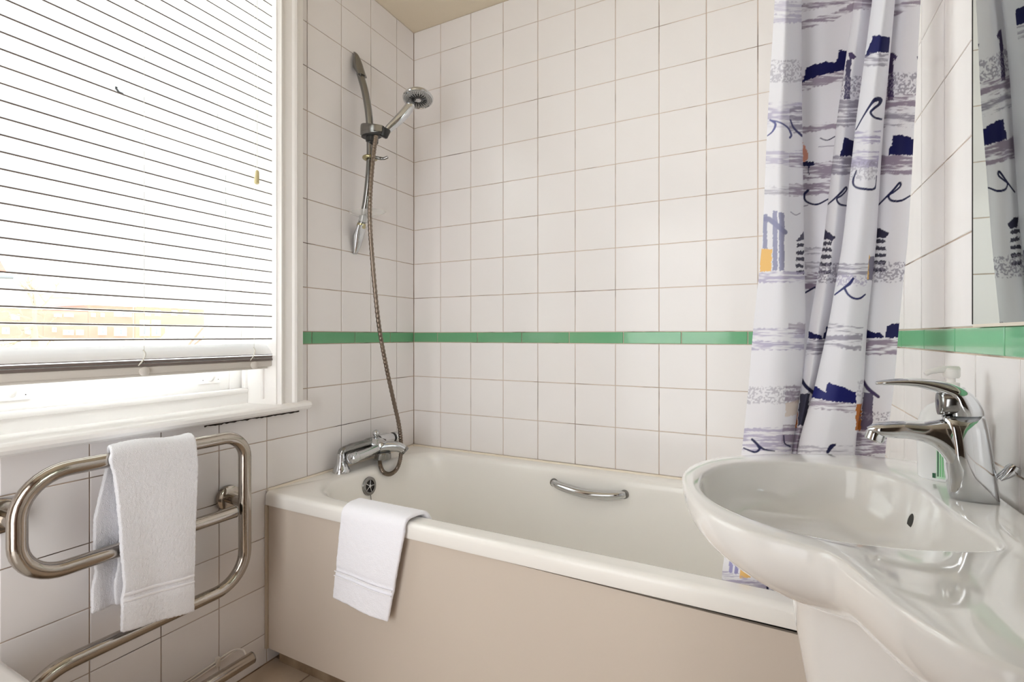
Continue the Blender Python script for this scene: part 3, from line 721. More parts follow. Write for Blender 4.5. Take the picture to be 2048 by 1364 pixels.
for q_, dz in ((0.988, 0.022), (0.970, 0.038), (0.935, 0.055), (0.87, 0.071), (0.76, 0.085), (0.62, 0.095), (0.45, 0.102), (0.27, 0.106), (0.10, 0.107)):
    p = cc+dirs*RB[:, None]; p = bc+(p-bc)*q_
    rings.append([(x, y, ZB-dz) for x, y in p])
basin = ringloft('basin_body', rings, M['ceramic'], bs, (True, True), True, 80)
# overflow slot on the bowl side below the tap
hit = BVHTree.FromPolygons([v.co for v in basin.data.vertices], [tuple(p.vertices) for p in basin.data.polygons]).ray_cast(Vector(CAM), Vector(ray(1822, 1043)))
of, on_ = np.array(hit[0]), np.array(hit[1])
if on_ @ (CAM-of) < 0: on_ = -on_
t1_ = np.cross([0, 0, 1.0], on_); t1_ /= np.linalg.norm(t1_); t2_ = np.cross(on_, t1_)
def oval(a, b, h): return [tuple(of+on_*h+t1_*a*math.cos(t)+t2_*b*math.sin(t)) for t in np.linspace(0, 2*PI, 28, endpoint=False)]
ringloft('overflow_slot', [oval(0.0092, 0.0130, -0.003), oval(0.0088, 0.0126, 0.0008), oval(0.0080, 0.0118, 0.0013), oval(0.0074, 0.0112, 0.0004)], M['ceramic'], bs, (False, False))
ringloft('overflow_hollow', [oval(0.0077, 0.0115, -0.002), oval(0.0077, 0.0115, 0.0007)], M['dark'], bs)
lathe('waste_ring', [(0.026, 0), (0.027, 0.002), (0.020, 0.003), (0.018, 0.001), (0, 0.001)], M['chrome'], (1.487, -0.978, ZB-0.1065), (0, 0, 1), bs, 28)
# pedestal
rings = []
for z, rx, ry in ((0.0, 0.135, 0.125), (0.012, 0.137, 0.127), (0.03, 0.128, 0.118), (0.20, 0.118, 0.105), (0.40, 0.128, 0.110), (0.55, 0.142, 0.120), (0.645, 0.158, 0.132), (0.715, 0.166, 0.14)):
    rings.append([(min(1.603+rx*math.cos(t), 1.690), -0.985+ry*math.sin(t), z) for t in np.linspace(0, 2*PI, 64, endpoint=False)])
ringloft('pedestal', rings, M['ceramic'], bs, (True, True), True, 80)

# mixer tap on the basin
tm = empty('basin_mixer_tap', (1.652, -0.92, ZB), 'chrome single lever mixer tap on the wash basin', 'tap')
YT = -0.92
def station(top, bot, hw, n=28, p=2.4):
    a = ony(top[0], top[1], YT); b = ony(bot[0], bot[1], YT); m_ = (a+b)/2; h = (a-b)/2
    out = []
    for k in range(n):
        t = 2*PI*k/n; c_, s_ = math.cos(t), math.sin(t)
        cs = math.copysign(abs(c_)**(2/p), c_); ss = math.copysign(abs(s_)**(2/p), s_)
        out.append(m_+h*cs+np.array([0, hw*ss, 0]))
    return out
def stations(name, L_, m, n=4, p=2.4, parent=tm):
    tb = np.array([[*a, *b, h] for a, b, h in L_], float); d_ = cr(tb, n)
    return ringloft(name, [station(r[0:2], r[2:4], r[4], p=p) for r in d_], m, parent, (True, True), True, 60)
stations('tap_body', [((1998, 1012), (1968, 832), 0.010), ((1985, 1014), (1956, 829), 0.019), ((1962, 1013), (1940, 829), 0.0225), ((1932, 1009), (1915, 829), 0.0235), ((1910, 1002), (1895, 829), 0.021), ((1899, 992), (1884, 830), 0.012)], M['chrome'], 4, 2.6)
stations('tap_spout', [((1918, 838), (1925, 985), 0.021), ((1893, 836), (1906, 955), 0.0205), ((1868, 840), (1889, 918), 0.0185), ((1842, 843), (1862, 891), 0.0165), ((1810, 842), (1822, 878), 0.0155), ((1778, 843), (1786, 876), 0.0150), ((1750, 847), (1760, 872), 0.0135), ((1734, 854), (1741, 865), 0.007)], M['chrome'], 4, 2.3)
stations('tap_lever', [((1968, 829), (1900, 830), 0.0195), ((1966, 818), (1898, 820), 0.021), ((1955, 800), (1893, 806), 0.0212), ((1938, 784), (1889, 793), 0.0205), ((1912, 771), (1877, 787), 0.019), ((1880, 762), (1856, 780), 0.0165), ((1842, 757), (1830, 774), 0.0145), ((1800, 757), (1795, 771), 0.0125), ((1768, 760), (1767, 770), 0.010), ((1751, 763), (1751, 769), 0.005)], M['chrome'], 5, 2.2)
stations('cartridge_cover', [((1874, 786), (1876, 829), 0.010), ((1882, 782), (1884, 829), 0.016), ((1905, 780), (1908, 829), 0.0195), ((1925, 785), (1928, 829), 0.017)], M['dchrome'], 4, 2.3)
ag = ony(1752, 868, YT)
lathe('aerator', [(0.0095, -0.006), (0.0115, -0.003), (0.0115, 0.008), (0.0095, 0.010), (0, 0.0085)], M['chrome'], tuple(ag), (-0.30, 0, -1), tm, 24)
r0, r1 = ony(1990, 958, YT), ony(2016, 936, YT)
tube('plug_rod', [r0+np.array([-0.004, 0, -0.03]), r0, r1], 0.0025, M['chrome'], tm, 10)
lathe('rod_knob', [(0.002, -0.018), (0.005, -0.010), (0.0075, 0.0), (0.0065, 0.006), (0.0, 0.0075)], M['chrome'], tuple(ony(2024, 940, YT)), tuple(r1-r0), tm, 20)

# soap dispenser behind the tap
dp = empty('soap_dispenser', (1.655, -0.815, ZB), 'white pump bottle of hand soap with green label behind the tap', 'soap dispenser')
rings = []
for z, a, b in ((0.001, 0.037, 0.024), (0.004, 0.040, 0.027), (0.05, 0.0405, 0.0275), (0.085, 0.0400, 0.027), (0.100, 0.036, 0.025), (0.110, 0.028, 0.021), (0.117, 0.017, 0.015), (0.120, 0.0145, 0.0135)):
    rings.append([(1.655+a*math.cos(t), -0.815+b*math.sin(t), ZB+z) for t in np.linspace(0, 2*PI, 48, endpoint=False)])
ringloft('bottle_body', rings, M['bottle'], dp, (True, True), True, 70)
lathe('pump_collar', [(0.0155, 0.119), (0.0162, 0.121), (0.0162, 0.138), (0.0150, 0.140)], M['chrome'], (1.655, -0.815, ZB), (0, 0, 1), dp, 28)
lathe('pump_stem', [(0.010, 0.139), (0.010, 0.146), (0.0052, 0.147), (0.0052, 0.158)], M['pump'], (1.655, -0.815, ZB), (0, 0, 1), dp, 20)
lathe('pump_head', [(0.009, 0.153), (0.0105, 0.156), (0.0105, 0.166), (0.0085, 0.168), (0, 0.1685)], M['pump'], (1.655, -0.815, ZB), (0, 0, 1), dp, 24)
tube('pump_nozzle', [(1.664, -0.812, ZB+0.1655), (1.655, -0.815, ZB+0.1655), (1.640, -0.818, ZB+0.1650), (1.628, -0.821, ZB+0.1615), (1.623, -0.822, ZB+0.158)], [0.005, 0.0055, 0.005, 0.004, 0.0035], M['pump'], dp, 12)
# printed label: raised lines of small print wrapped on the bottle front
lb = None
def on_bottle(t, z, k=1.012): return (1.655+0.0405*k*math.cos(t), -0.815+0.0275*k*math.sin(t), ZB+z)
def lab(name, t0, t1, z0, z1, m, k=1.010, par=dp):
    n = 6; v = []
    for z in (z0, z1):
        for i in range(n+1): v.append(on_bottle(t0+(t1-t0)*i/n, z, k))
    f = [(i, i+1, n+2+i, n+1+i) for i in range(n)]
    return meshob(name, v, f, m, par)
lp = lab('label', math.radians(236), math.radians(268), 0.006, 0.060, M['lpale'], 1.006)
for i in range(5):
    lab('label_text', math.radians(238+i*4.0), math.radians(240.2+i*4.0), 0.009, 0.057-0.009*(i % 2), M['ldark'] if i == 0 else M['lgreen'], 1.012, lp)
lab('label_mark', math.radians(229), math.radians(235), 0.006, 0.013, M['ldark'], 1.012, lp)

# ------------------------------------------------------------------ mirror
mr = empty('wall_mirror', (L, -1.2, 1.06), 'frameless wall mirror above the basin reflecting the curtain', 'mirror')
box('mirror_glass', L-0.006, L-0.0005, -1.70, -0.768, 1.0535, 2.15, M['mirror'], mr)
box('mirror_edge', L-0.0065, L-0.0005, -0.768, -0.7655, 1.0535, 2.15, M['dark'], mr)
box('mirror_sealant', L-0.006, L, -1.70, -0.768, 1.049, 1.0535, M['seal'], mr)

# ------------------------------------------------------------------ shower curtain
cu = empty('shower_curtain', (1.5, -0.63, 0.42), 'gathered white shower curtain printed with beach huts and navy script', 'curtain')
VL = [0, 240, 480, 650, 777, 896, 1165]
KP = [  # depth y, u at each level of VL
 (-0.635, [1550, 1535, 1525, 1507, 1497, 1485, 1443]),
 (-0.662, [1572, 1558, 1553, 1545, 1537, 1528, 1488]),
 (-0.655, [1588, 1579, 1578, 1578, 1572, 1563, 1535]),
 (-0.625, [1603, 1604, 1608, 1611, 1602, 1584, 1558]),
 (-0.575, [1594, 1595, 1599, 1604, 1596, 1580, 1552]),
 (-0.565, [1660, 1640, 1630, 1622, 1610, 1592, 1565]),
 (-0.570, [1722, 1690, 1662, 1640, 1618, 1596, 1572]),
 (-0.610, [1711, 1674, 1648, 1618, 1603, 1585, 1560]),
 (-0.630, [1726, 1694, 1668, 1640, 1617, 1592, 1574]),
 (-0.600, [1746, 1720, 1694, 1664, 1638, 1606, 1586]),
 (-0.640, [1748, 1713, 1686, 1657, 1630, 1597, 1578]),
 (-0.672, [1770, 1740, 1714, 1692, 1673, 1652, 1634]),
 (-0.660, [1789, 1765, 1741, 1727, 1714, 1706, 1690]),
 (-0.630, [1790, 1768, 1753, 1735, 1728, 1708, 1700]),
 (-0.618, [1782, 1758, 1746, 1729, 1720, 1700, 1692]),
 (-0.640, [1815, 1795, 1780, 1764, 1754, 1738, 1724]),
 (-0.646, [1842, 1830, 1815, 1798, 1787, 1771, 1755]),
]
PAN = {'A': (0, 2), 'B': (2, 3), 'C': (4, 6.5), 'D': (6.9, 9.2), 'E': (9.8, 12), 'S': (12, 13), 'F': (13.9, 16)}
NK = len(KP); NP = 460
zlow = np.linspace(0.43, 1.76, 980); zhi = np.linspace(1.78, 2.335, 40); zz = np.r_[zlow, zhi]
par = np.linspace(0, NK-1, NP)
dep0 = 1.20
X = np.zeros((len(zz), NP)); Yd = np.zeros_like(X); U = np.zeros_like(X); V = np.zeros_like(X)
ky = np.array([k_[0] for k_ in KP])
# per-row control points
KX = np.zeros((len(zz), NK)); KY = np.zeros_like(KX)
for i, (yk, us) in enumerate(KP):
    d0 = ray(us[2], 600); t0 = (yk-CY)/d0[1]        # depth of this pleat (level camera: t is depth)
    v_ = PY-FPX*(zz-CZ)/t0
    u_ = np.interp(v_, VL, us)
    up = v_ < 0; u_[up] = us[0]+(us[0]-us[1])/240.0*(-v_[up])*0.35
    lo = v_ > 1165; u_[lo] = us[-1]
    x_ = (u_-PX)/FPX; dx = x_*_c+_s; dy = -x_*_s+_c
    # pleats gather softly towards the hooks
    KX[:, i] = CX+(yk-CY)/dy*dx; KY[:, i] = yk
def smooth_cols(A):
    k_ = np.ones(41)/41; out = np.empty_like(A)
    for i in range(A.shape[1]):
        out[:, i] = np.convolve(np.r_[np.full(20, A[0, i]), A[:, i], np.full(20, A[-1, i])], k_, 'valid')
    return out
KX = smooth_cols(KX)
ii = np.minimum(par.astype(int), NK-2); tt = par-ii
def crm(K):
    a = K[:, np.maximum(ii-1, 0)]; b = K[:, ii]; c_ = K[:, ii+1]; d_ = K[:, np.minimum(ii+2, NK-1)]
    m1, m2 = 0.40*(c_-a), 0.40*(d_-b)
    t = tt[None, :]
    return (2*t**3-3*t**2+1)*b+(t**3-2*t**2+t)*m1+(-2*t**3+3*t**2)*c_+(t**3-t**2)*m2
X = crm(KX); Yd = crm(KY)
Yd += 0.0022*np.sin(par[None, :]*3.1+zz[:, None]*5.0)+0.0018*np.sin(zz[:, None]*17+par[None, :]*1.7)
dX, dY = X-CX, Yd-CY
xr = dX*_c-dY*_s; zd = dX*_s+dY*_c
U = PX+FPX*xr/zd; V = PY-FPX*(zz[:, None]-CZ)/zd
# --- the print, drawn on the cloth
def vnoise(u, v, su, sv, seed):
    r_ = np.random.default_rng(seed); g = r_.random((256, 256))
    a, b = u/su, v/sv; i0, j0 = np.floor(a).astype(int), np.floor(b).astype(int); fa, fb = a-i0, b-j0
    fa = fa*fa*(3-2*fa); fb = fb*fb*(3-2*fb)
    G_ = lambda i, j: g[i % 256, j % 256]
    return (G_(i0, j0)*(1-fa)+G_(i0+1, j0)*fa)*(1-fb)+(G_(i0, j0+1)*(1-fa)+G_(i0+1, j0+1)*fa)*fb
PR = np.broadcast_to(par[None, :], U.shape)
streak = 0.6*vnoise(U+V*0.15, V, 38, 3.2, 1)+0.4*vnoise(U, V, 12, 1.7, 2)
blot = vnoise(U, V, 2.6, 2.6, 3); rough = vnoise(U, V, 4.0, 4.0, 4)
C = np.empty(U.shape+(3,)); C[:] = sr(232, 231, 236)[:3]
def lay(mask, colr, alpha=1.0):
    a = (mask*alpha)[..., None]
    C[:] = C*(1-a)+np.array(sr(*colr)[:3])*a
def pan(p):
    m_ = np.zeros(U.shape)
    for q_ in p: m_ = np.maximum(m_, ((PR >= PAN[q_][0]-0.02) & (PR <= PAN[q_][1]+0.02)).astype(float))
    return m_
SC = 2.842
def cu_(p, low): return (1440+p[0]/SC, (460 if low else 0)+p[1]/SC)
LAV, GREY, MAUVE, NAVY, INK, GOLD, RUST, PURP = (166, 158, 186), (140, 134, 150), (138, 122, 142), (16, 18, 74), (26, 28, 66), (228, 182, 104), (186, 112, 50), (70, 58, 92)
def band(p, pts, th_, colr, alpha=0.8, low=False, st=0.45, speck=False):
    q_ = sorted(cu_(a, low) for a in pts)
    yc = np.interp(U, [a[0] for a in q_], [a[1] for a in q_]); h_ = th_/SC/2
    d_ = np.clip((h_-np.abs(V-yc)+(rough-0.5)*5)/2.0+0.5, 0, 1)
    if speck: t_ = np.clip((blot-0.50)*7+0.35, 0, 1)*0.85
    else: t_ = np.clip((streak-st)*5+0.55, 0.0, 1)
    lay(pan(p)*d_*t_, colr, alpha)
def poly(p, pts, colr, alpha=1.0, low=False, edge=3.0):
    q_ = np.array([cu_(a, low) for a in pts]); ins_ = np.zeros(U.shape, bool); n = len(q_)
    uu = U+(rough-0.5)*edge; vv = V+(blot-0.5)*edge
    for i in range(n):
        (x1, y1), (x2, y2) = q_[i], q_[(i+1) % n]
        if y1 == y2: continue
        c_ = ((y1 > vv) != (y2 > vv)) & (uu < (x2-x1)*(vv-y1)/(y2-y1)+x1); ins_ ^= c_
    lay(pan(p)*ins_, colr, alpha)
def stroke(p, pts, w_, colr=INK, low=False, alpha=1.0):
    q_ = np.array([cu_(a, low) for a in pts]); q_ = cr(q_, 6)
    w0 = np.array(w_ if not np.isscalar(w_) else [w_, w_], float)/SC/2
    ws = np.interp(np.linspace(0, 1, len(q_)), np.linspace(0, 1, len(w0)), w0)
    best = np.full(U.shape, 9.0)
    u0, u1, v0, v1 = q_[:, 0].min()-8, q_[:, 0].max()+8, q_[:, 1].min()-8, q_[:, 1].max()+8
    sel = (U > u0) & (U < u1) & (V > v0) & (V < v1); uu, vv = U[sel], V[sel]; bb = np.full(uu.shape, 9.0)
    for i in range(len(q_)-1):
        ax, ay = q_[i]; dx, dy = q_[i+1]-q_[i]; l2 = dx*dx+dy*dy+1e-9
        t = np.clip(((uu-ax)*dx+(vv-ay)*dy)/l2, 0, 1)
        bb = np.minimum(bb, np.hypot(uu-ax-t*dx, vv-ay-t*dy)-(ws[i]*(1-t)+ws[i+1]*t))
    best[sel] = bb
    lay(pan(p)*np.clip(0.5-best/0.9, 0, 1), colr, alpha)
def bars(p, x0, x1, ys_, low=True, colr=(48, 46, 66), h=20):
    for y in ys_: poly(p, [(x0, y-h/2), (x1, y-h/2), (x1, y+h/2), (x0, y+h/2)], colr, 0.95, low, 4)
full = lambda y: [(100, y), (1200, y)]
# panel A and its shaded side B
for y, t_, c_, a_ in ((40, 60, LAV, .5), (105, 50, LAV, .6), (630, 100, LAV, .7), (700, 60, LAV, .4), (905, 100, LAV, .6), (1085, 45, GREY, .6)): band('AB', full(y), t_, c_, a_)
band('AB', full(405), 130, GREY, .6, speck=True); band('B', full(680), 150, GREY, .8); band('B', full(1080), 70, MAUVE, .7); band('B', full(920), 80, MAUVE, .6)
stroke('AB', [(270, 772), (300, 745), (315, 705), (285, 682)], [6, 10, 14, 10], (84, 86, 130)); stroke('AB', [(285, 682), (340, 696), (385, 725), (405, 765), (398, 782)], [8, 10, 12], (84, 86, 130)); stroke('AB', [(400, 682), (420, 728), (466, 772)], [8, 12, 14], (60, 60, 100))
stroke('AB', [(402, 1205), (430, 1222), (455, 1212)], 5, GREY)
stroke('AB', [(255, 1245), (285, 1250), (370, 1320)], [26, 30, 28], (136, 136, 160))
for x0, x1, y0, y1 in ((244, 268, -90, 105), (300, 326, -110, 230), (335, 366, -100, 230)): poly('AB', [(x0, y0), (x1, y0), (x1, y1), (x0, y1)], (132, 132, 160), .9, True, 2)
poly('AB', [(230, 108), (296, 108), (292, 235), (226, 235)], GOLD, .95, True, 2)
poly('B', [(435, 60), (478, 10), (478, 55), (440, 68)], (70, 68, 88), .95, True); bars('B', 435, 478, (85, 130, 165, 205, 240))
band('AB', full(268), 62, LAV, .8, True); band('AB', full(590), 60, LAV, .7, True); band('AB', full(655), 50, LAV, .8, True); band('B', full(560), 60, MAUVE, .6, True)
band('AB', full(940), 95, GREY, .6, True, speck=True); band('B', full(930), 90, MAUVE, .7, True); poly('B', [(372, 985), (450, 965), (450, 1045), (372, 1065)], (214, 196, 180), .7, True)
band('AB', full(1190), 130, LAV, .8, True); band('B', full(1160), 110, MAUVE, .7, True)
stroke('AB', [(182, 1190), (215, 1222), (222, 1248), (195, 1262), (135, 1240)], [14, 16, 12, 8], INK, True); stroke('AB', [(215, 1225), (255, 1248), (310, 1256)], [16, 10, 6], INK, True); stroke('AB', [(362, 1168), (368, 1212), (398, 1230)], [6, 8, 10], INK, True)
# panel C (back)
for pts, t_ in (([(462, 45), (770, -8)], 40), ([(462, 148), (650, 95), (770, 28)], 44), ([(462, 480), (560, 450), (720, 410)], 80), ([(470, 740), (640, 712)], 34), ([(470, 980), (640, 960)], 90), ([(470, 1080), (640, 1062)], 70)): band('C', pts, t_, MAUVE, .85)
poly('C', [(462, 472), (480, 440), (490, 385), (530, 368), (600, 350), (655, 356), (668, 335), (676, 284), (705, 288), (735, 290), (760, 300), (760, 380), (720, 396), (640, 412), (560, 430)], NAVY)
stroke('C', [(570, 785), (610, 797), (660, 772)], 6); stroke('C', [(560, 835), (650, 828)], 4, GREY); poly('C', [(470, 800), (505, 888), (482, 920), (470, 920)], (214, 150, 128)); poly('C', [(468, 918), (536, 918), (534, 940), (508, 944), (506, 1010), (500, 1010), (500, 946), (468, 948)], INK)
stroke('C', [(500, 1082), (478, 1110), (492, 1146), (550, 1162), (618, 1130)], [14, 14, 12, 10, 8]); stroke('C', [(476, 1172), (500, 1166)], 6, GREY)
band('C', full(290), 90, MAUVE, .95, True); stroke('C', [(478, 360), (540, 325)], 10, INK, True)
for y in (120, 200): band('C', full(y), 40, GREY, .6, True)
# panel D
band('D', full(22), 60, MAUVE, .8); poly('D', [(728, 300), (752, 296), (776, 322), (760, 338), (742, 330), (738, 346)], PURP); poly('D', [(716, 345), (746, 330), (738, 560), (704, 568)], (74, 70, 96))
band('D', full(490), 120, GREY, .85, speck=True); band('D', full(605), 70, GREY, .85); band('D', full(680), 80, GREY, .8, st=.5)
poly('D', [(680, 888), (684, 856), (694, 852), (706, 782), (730, 788), (764, 800), (770, 888)], NAVY); band('D', full(940), 105, GREY, .9)
stroke('D', [(612, 1162), (650, 1130), (690, 1092), (716, 1064), (718, 1082), (690, 1112), (664, 1130), (680, 1160), (724, 1170)], [8, 10, 12, 10, 8, 10, 10, 12, 10])
poly('D', [(588, -10), (655, 38), (640, 62), (585, 50)], (52, 50, 74), 1, True); bars('D', 562, 632, (75, 112, 152, 195, 238))
band('D', full(245), 110, GREY, .9, True, speck=True)
poly('D', [(500, 612), (504, 574), (540, 590), (562, 592), (586, 612), (606, 548), (640, 540), (640, 624), (500, 616)], NAVY, 1, True); band('D', full(665), 85, GREY, .9, True)
stroke('D', [(462, 845), (485, 885), (530, 925)], [16, 20, 22], INK, True); poly('D', [(455, 930), (510, 930), (490, 1112), (440, 1112)], (36, 36, 66), .95, True); poly('D', [(428, 985), (446, 985), (436, 1125), (418, 1125)], RUST, 1, True); band('D', full(1190), 140, MAUVE, .9, True)
# panel E (front pleat)
poly('E', [(820, 330), (836, 285), (852, 258), (868, 204), (905, 200), (940, 208), (968, 214), (968, 300), (905, 296), (860, 308)], NAVY); band('E', full(340), 70, GREY, .8)
stroke('E', [(772, 738), (815, 660), (860, 590), (885, 566), (912, 566), (905, 592), (876, 616), (856, 640), (880, 668), (930, 680)], [6, 8, 14, 26, 24, 16, 14, 14, 12, 12])
for y, t_ in ((765, 36), (795, 40), (880, 50), (925, 50)): band('E', full(y), t_, LAV, .85, st=.5)
band('E', full(970), 110, GREY, .6, speck=True); stroke('E', [(776, 968), (756, 1030), (770, 1062), (820, 1074), (880, 1070), (892, 1000)], [6, 12, 12, 14, 12, 6])
band('E', full(225), 70, GREY, .85, True, st=.5); band('E', full(285), 60, LAV, .8, True, speck=True)
stroke('E', [(757, 276), (735, 306), (700, 332), (652, 368)], [14, 18, 12, 8], (20, 24, 84), True); stroke('E', [(706, 328), (728, 366), (760, 388), (796, 388), (826, 366)], [14, 12, 12, 12, 8], (20, 24, 84), True)
band('E', [(600, 548), (820, 575)], 40, GREY, .85, True, st=.5); band('E', full(620), 46, GREY, .85, True); band('E', [(600, 640), (760, 672)], 24, GREY, .8, True, st=.5)
poly('E', [(505, 950), (520, 905), (535, 880), (575, 905), (600, 922), (606, 880), (622, 866), (650, 880), (690, 890), (730, 905), (770, 922), (778, 988), (700, 980), (620, 972), (560, 960)], (18, 22, 92), 1, True)
band('E', [(500, 985), (780, 1015)], 50, MAUVE, .8, True, st=.5); band('E', full(1245), 40, GREY, .6, True, st=.55); stroke('E', [(612, 1262), (632, 1232), (655, 1220)], [18, 26, 12], INK, True)
# side of the front pleat and panel F
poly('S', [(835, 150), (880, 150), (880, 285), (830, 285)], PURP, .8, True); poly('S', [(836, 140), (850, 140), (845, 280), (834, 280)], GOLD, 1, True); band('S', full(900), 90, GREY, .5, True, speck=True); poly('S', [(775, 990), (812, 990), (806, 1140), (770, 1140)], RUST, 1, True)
band('F', [(990, 60), (1143, 0)], 60, MAUVE, .85); poly('F', [(962, 300), (985, 296), (1012, 318), (1000, 342), (985, 336), (986, 570), (950, 570)], PURP); poly('F', [(1120, 320), (1145, 300), (1145, 340), (1125, 350)], NAVY)
band('F', full(475), 120, GREY, .9, speck=True); band('F', full(580), 90, MAUVE, .9); band('F', full(680), 80, GREY, .85, st=.5)
poly('F', [(955, 880), (966, 838), (976, 832), (984, 770), (1030, 768), (1070, 776), (1110, 800), (1110, 884), (1000, 880)], NAVY); band('F', full(935), 110, MAUVE, .9)
stroke('F', [(898, 1168), (935, 1130), (985, 1080), (1022, 1038), (1024, 1060), (990, 1090), (958, 1112), (975, 1140), (1030, 1140), (1082, 1112)], [8, 10, 12, 12, 10, 10, 12, 14, 12, 8])
poly('F', [(880, -8), (900, -12), (962, 16), (944, 40), (885, 46)], (52, 50, 70), 1, True); bars('F', 872, 942, (64, 104, 144, 184, 226)); band('F', full(238), 115, GREY, .9, True, speck=True)
poly('F', [(825, 560), (850, 575), (880, 584), (910, 582), (936, 612), (825, 618)], NAVY, 1, True); poly('F', [(938, 612), (952, 545), (985, 532), (1030, 528), (1030, 610)], NAVY, 1, True); band('F', full(665), 90, MAUVE, .9, True)
stroke('F', [(812, 850), (840, 900), (900, 948)], [14, 22, 18], PURP, True); poly('F', [(815, 925), (872, 925), (866, 1135), (800, 1135)], PURP, .9, True); poly('F', [(778, 985), (806, 985), (800, 1140), (772, 1140)], RUST, 1, True); band('F', full(1060), 45, GREY, .8, True, speck=True); band('F', full(1210), 150, MAUVE, .9, True)
# foot of the curtain inside the bath
def low2(p): return ((1340+p[0]/2.054-1440)*SC, (700+p[1]/2.054)*SC)
for x0, x1, y0, y1, c_ in ((243, 258, 850, 915, (150, 146, 190)), (265, 281, 865, 920, (140, 136, 180)), (287, 332, 888, 936, GOLD)): poly('AB', [low2(a) for a in ((x0, y0), (x1, y0), (x1, y1), (x0, y1))], c_, .95, False, 1.5)
band('ABD', [low2((210, 925)), (low2((400, 985)))], 60, LAV, .85); stroke('ABCD', [low2(a) for a in ((400, 985), (404, 965), (430, 985), (470, 1000))], 14)
verts = np.stack([X, Yd, np.broadcast_to(zz[:, None], X.shape)], -1).reshape(-1, 3)
nz = len(zz); idx = np.arange(nz*NP).reshape(nz, NP)
quads = np.stack([idx[:-1, :-1], idx[:-1, 1:], idx[1:, 1:], idx[1:, :-1]], -1).reshape(-1, 4)
me = bpy.data.meshes.new('curtain_cloth'); me.vertices.add(len(verts)); me.vertices.foreach_set('co', verts.ravel())
me.loops.add(quads.size); me.loops.foreach_set('vertex_index', quads.ravel().astype(np.int32))
me.polygons.add(len(quads)); me.polygons.foreach_set('loop_start', np.arange(0, quads.size, 4, dtype=np.int32))
me.update(calc_edges=True); me.validate()
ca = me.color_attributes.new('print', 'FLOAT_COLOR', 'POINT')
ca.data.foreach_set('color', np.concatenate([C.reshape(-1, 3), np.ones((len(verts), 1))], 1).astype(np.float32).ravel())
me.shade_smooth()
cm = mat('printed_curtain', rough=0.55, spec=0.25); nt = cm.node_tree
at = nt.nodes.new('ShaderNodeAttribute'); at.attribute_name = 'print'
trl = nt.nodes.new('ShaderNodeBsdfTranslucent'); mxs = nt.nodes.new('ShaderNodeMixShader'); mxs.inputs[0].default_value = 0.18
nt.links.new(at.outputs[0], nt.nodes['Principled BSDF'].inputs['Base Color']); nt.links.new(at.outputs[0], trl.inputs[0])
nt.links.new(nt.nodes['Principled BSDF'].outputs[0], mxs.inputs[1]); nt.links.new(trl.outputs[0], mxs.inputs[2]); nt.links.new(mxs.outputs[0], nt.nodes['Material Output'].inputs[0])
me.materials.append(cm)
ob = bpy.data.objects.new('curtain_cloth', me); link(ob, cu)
tube('curtain_rail', [(0.6, -0.625, H-0.03), (1.2, -0.625, H-0.03), (L-0.002, -0.625, H-0.03)], 0.011, M['gloss'], cu, 14)
for k in (0, 2, 5, 8, 11, 15):
    j = int(k/(NK-1)*(NP-1)); tube('curtain_hook', [(X[-1, j], Yd[-1, j], 2.325), (X[-1, j], -0.625, 2.345), (X[-1, j], -0.625, H-0.03)], 0.002, M['gloss'], cu, 8)

# ------------------------------------------------------------------ toilet, only its lid corner reaches the picture
tl = empty('toilet', (0.25, -1.57, 0.0), 'white toilet whose closed lid corner shows at the lower left', 'toilet')
def dshape(x0, x1, yc, hw, z, n=40):
    out = []
    for t in np.linspace(-PI/2, PI/2, n): out.append((x1-hw*1.15+hw*1.15*math.cos(t), yc+hw*math.sin(t), z))
    out += [(x0, yc+hw, z), (x0, yc-hw, z)]
    return out
YC = -1.568
ringloft('toilet_pan', [dshape(0.06, 0.42, YC, 0.10, 0.0), dshape(0.06, 0.43, YC, 0.105, 0.03), dshape(0.04, 0.42, YC, 0.10, 0.16), dshape(0.02, 0.47, YC, 0.15, 0.30), dshape(0.02, 0.52, YC, 0.178, 0.375), dshape(0.02, 0.52, YC, 0.178, 0.385)], M['ceramic'], tl)
ringloft('toilet_seat', [dshape(0.07, 0.53, YC, 0.182, 0.386), dshape(0.07, 0.535, YC, 0.186, 0.394), dshape(0.07, 0.532, YC, 0.184, 0.403)], M['ceramic'], tl)
ringloft('toilet_lid', [dshape(0.072, 0.532, YC, 0.184, 0.404), dshape(0.070, 0.536, YC, 0.188, 0.411), dshape(0.072, 0.532, YC, 0.184, 0.420), dshape(0.085, 0.515, YC, 0.170, 0.424)], M['ceramic'], tl)

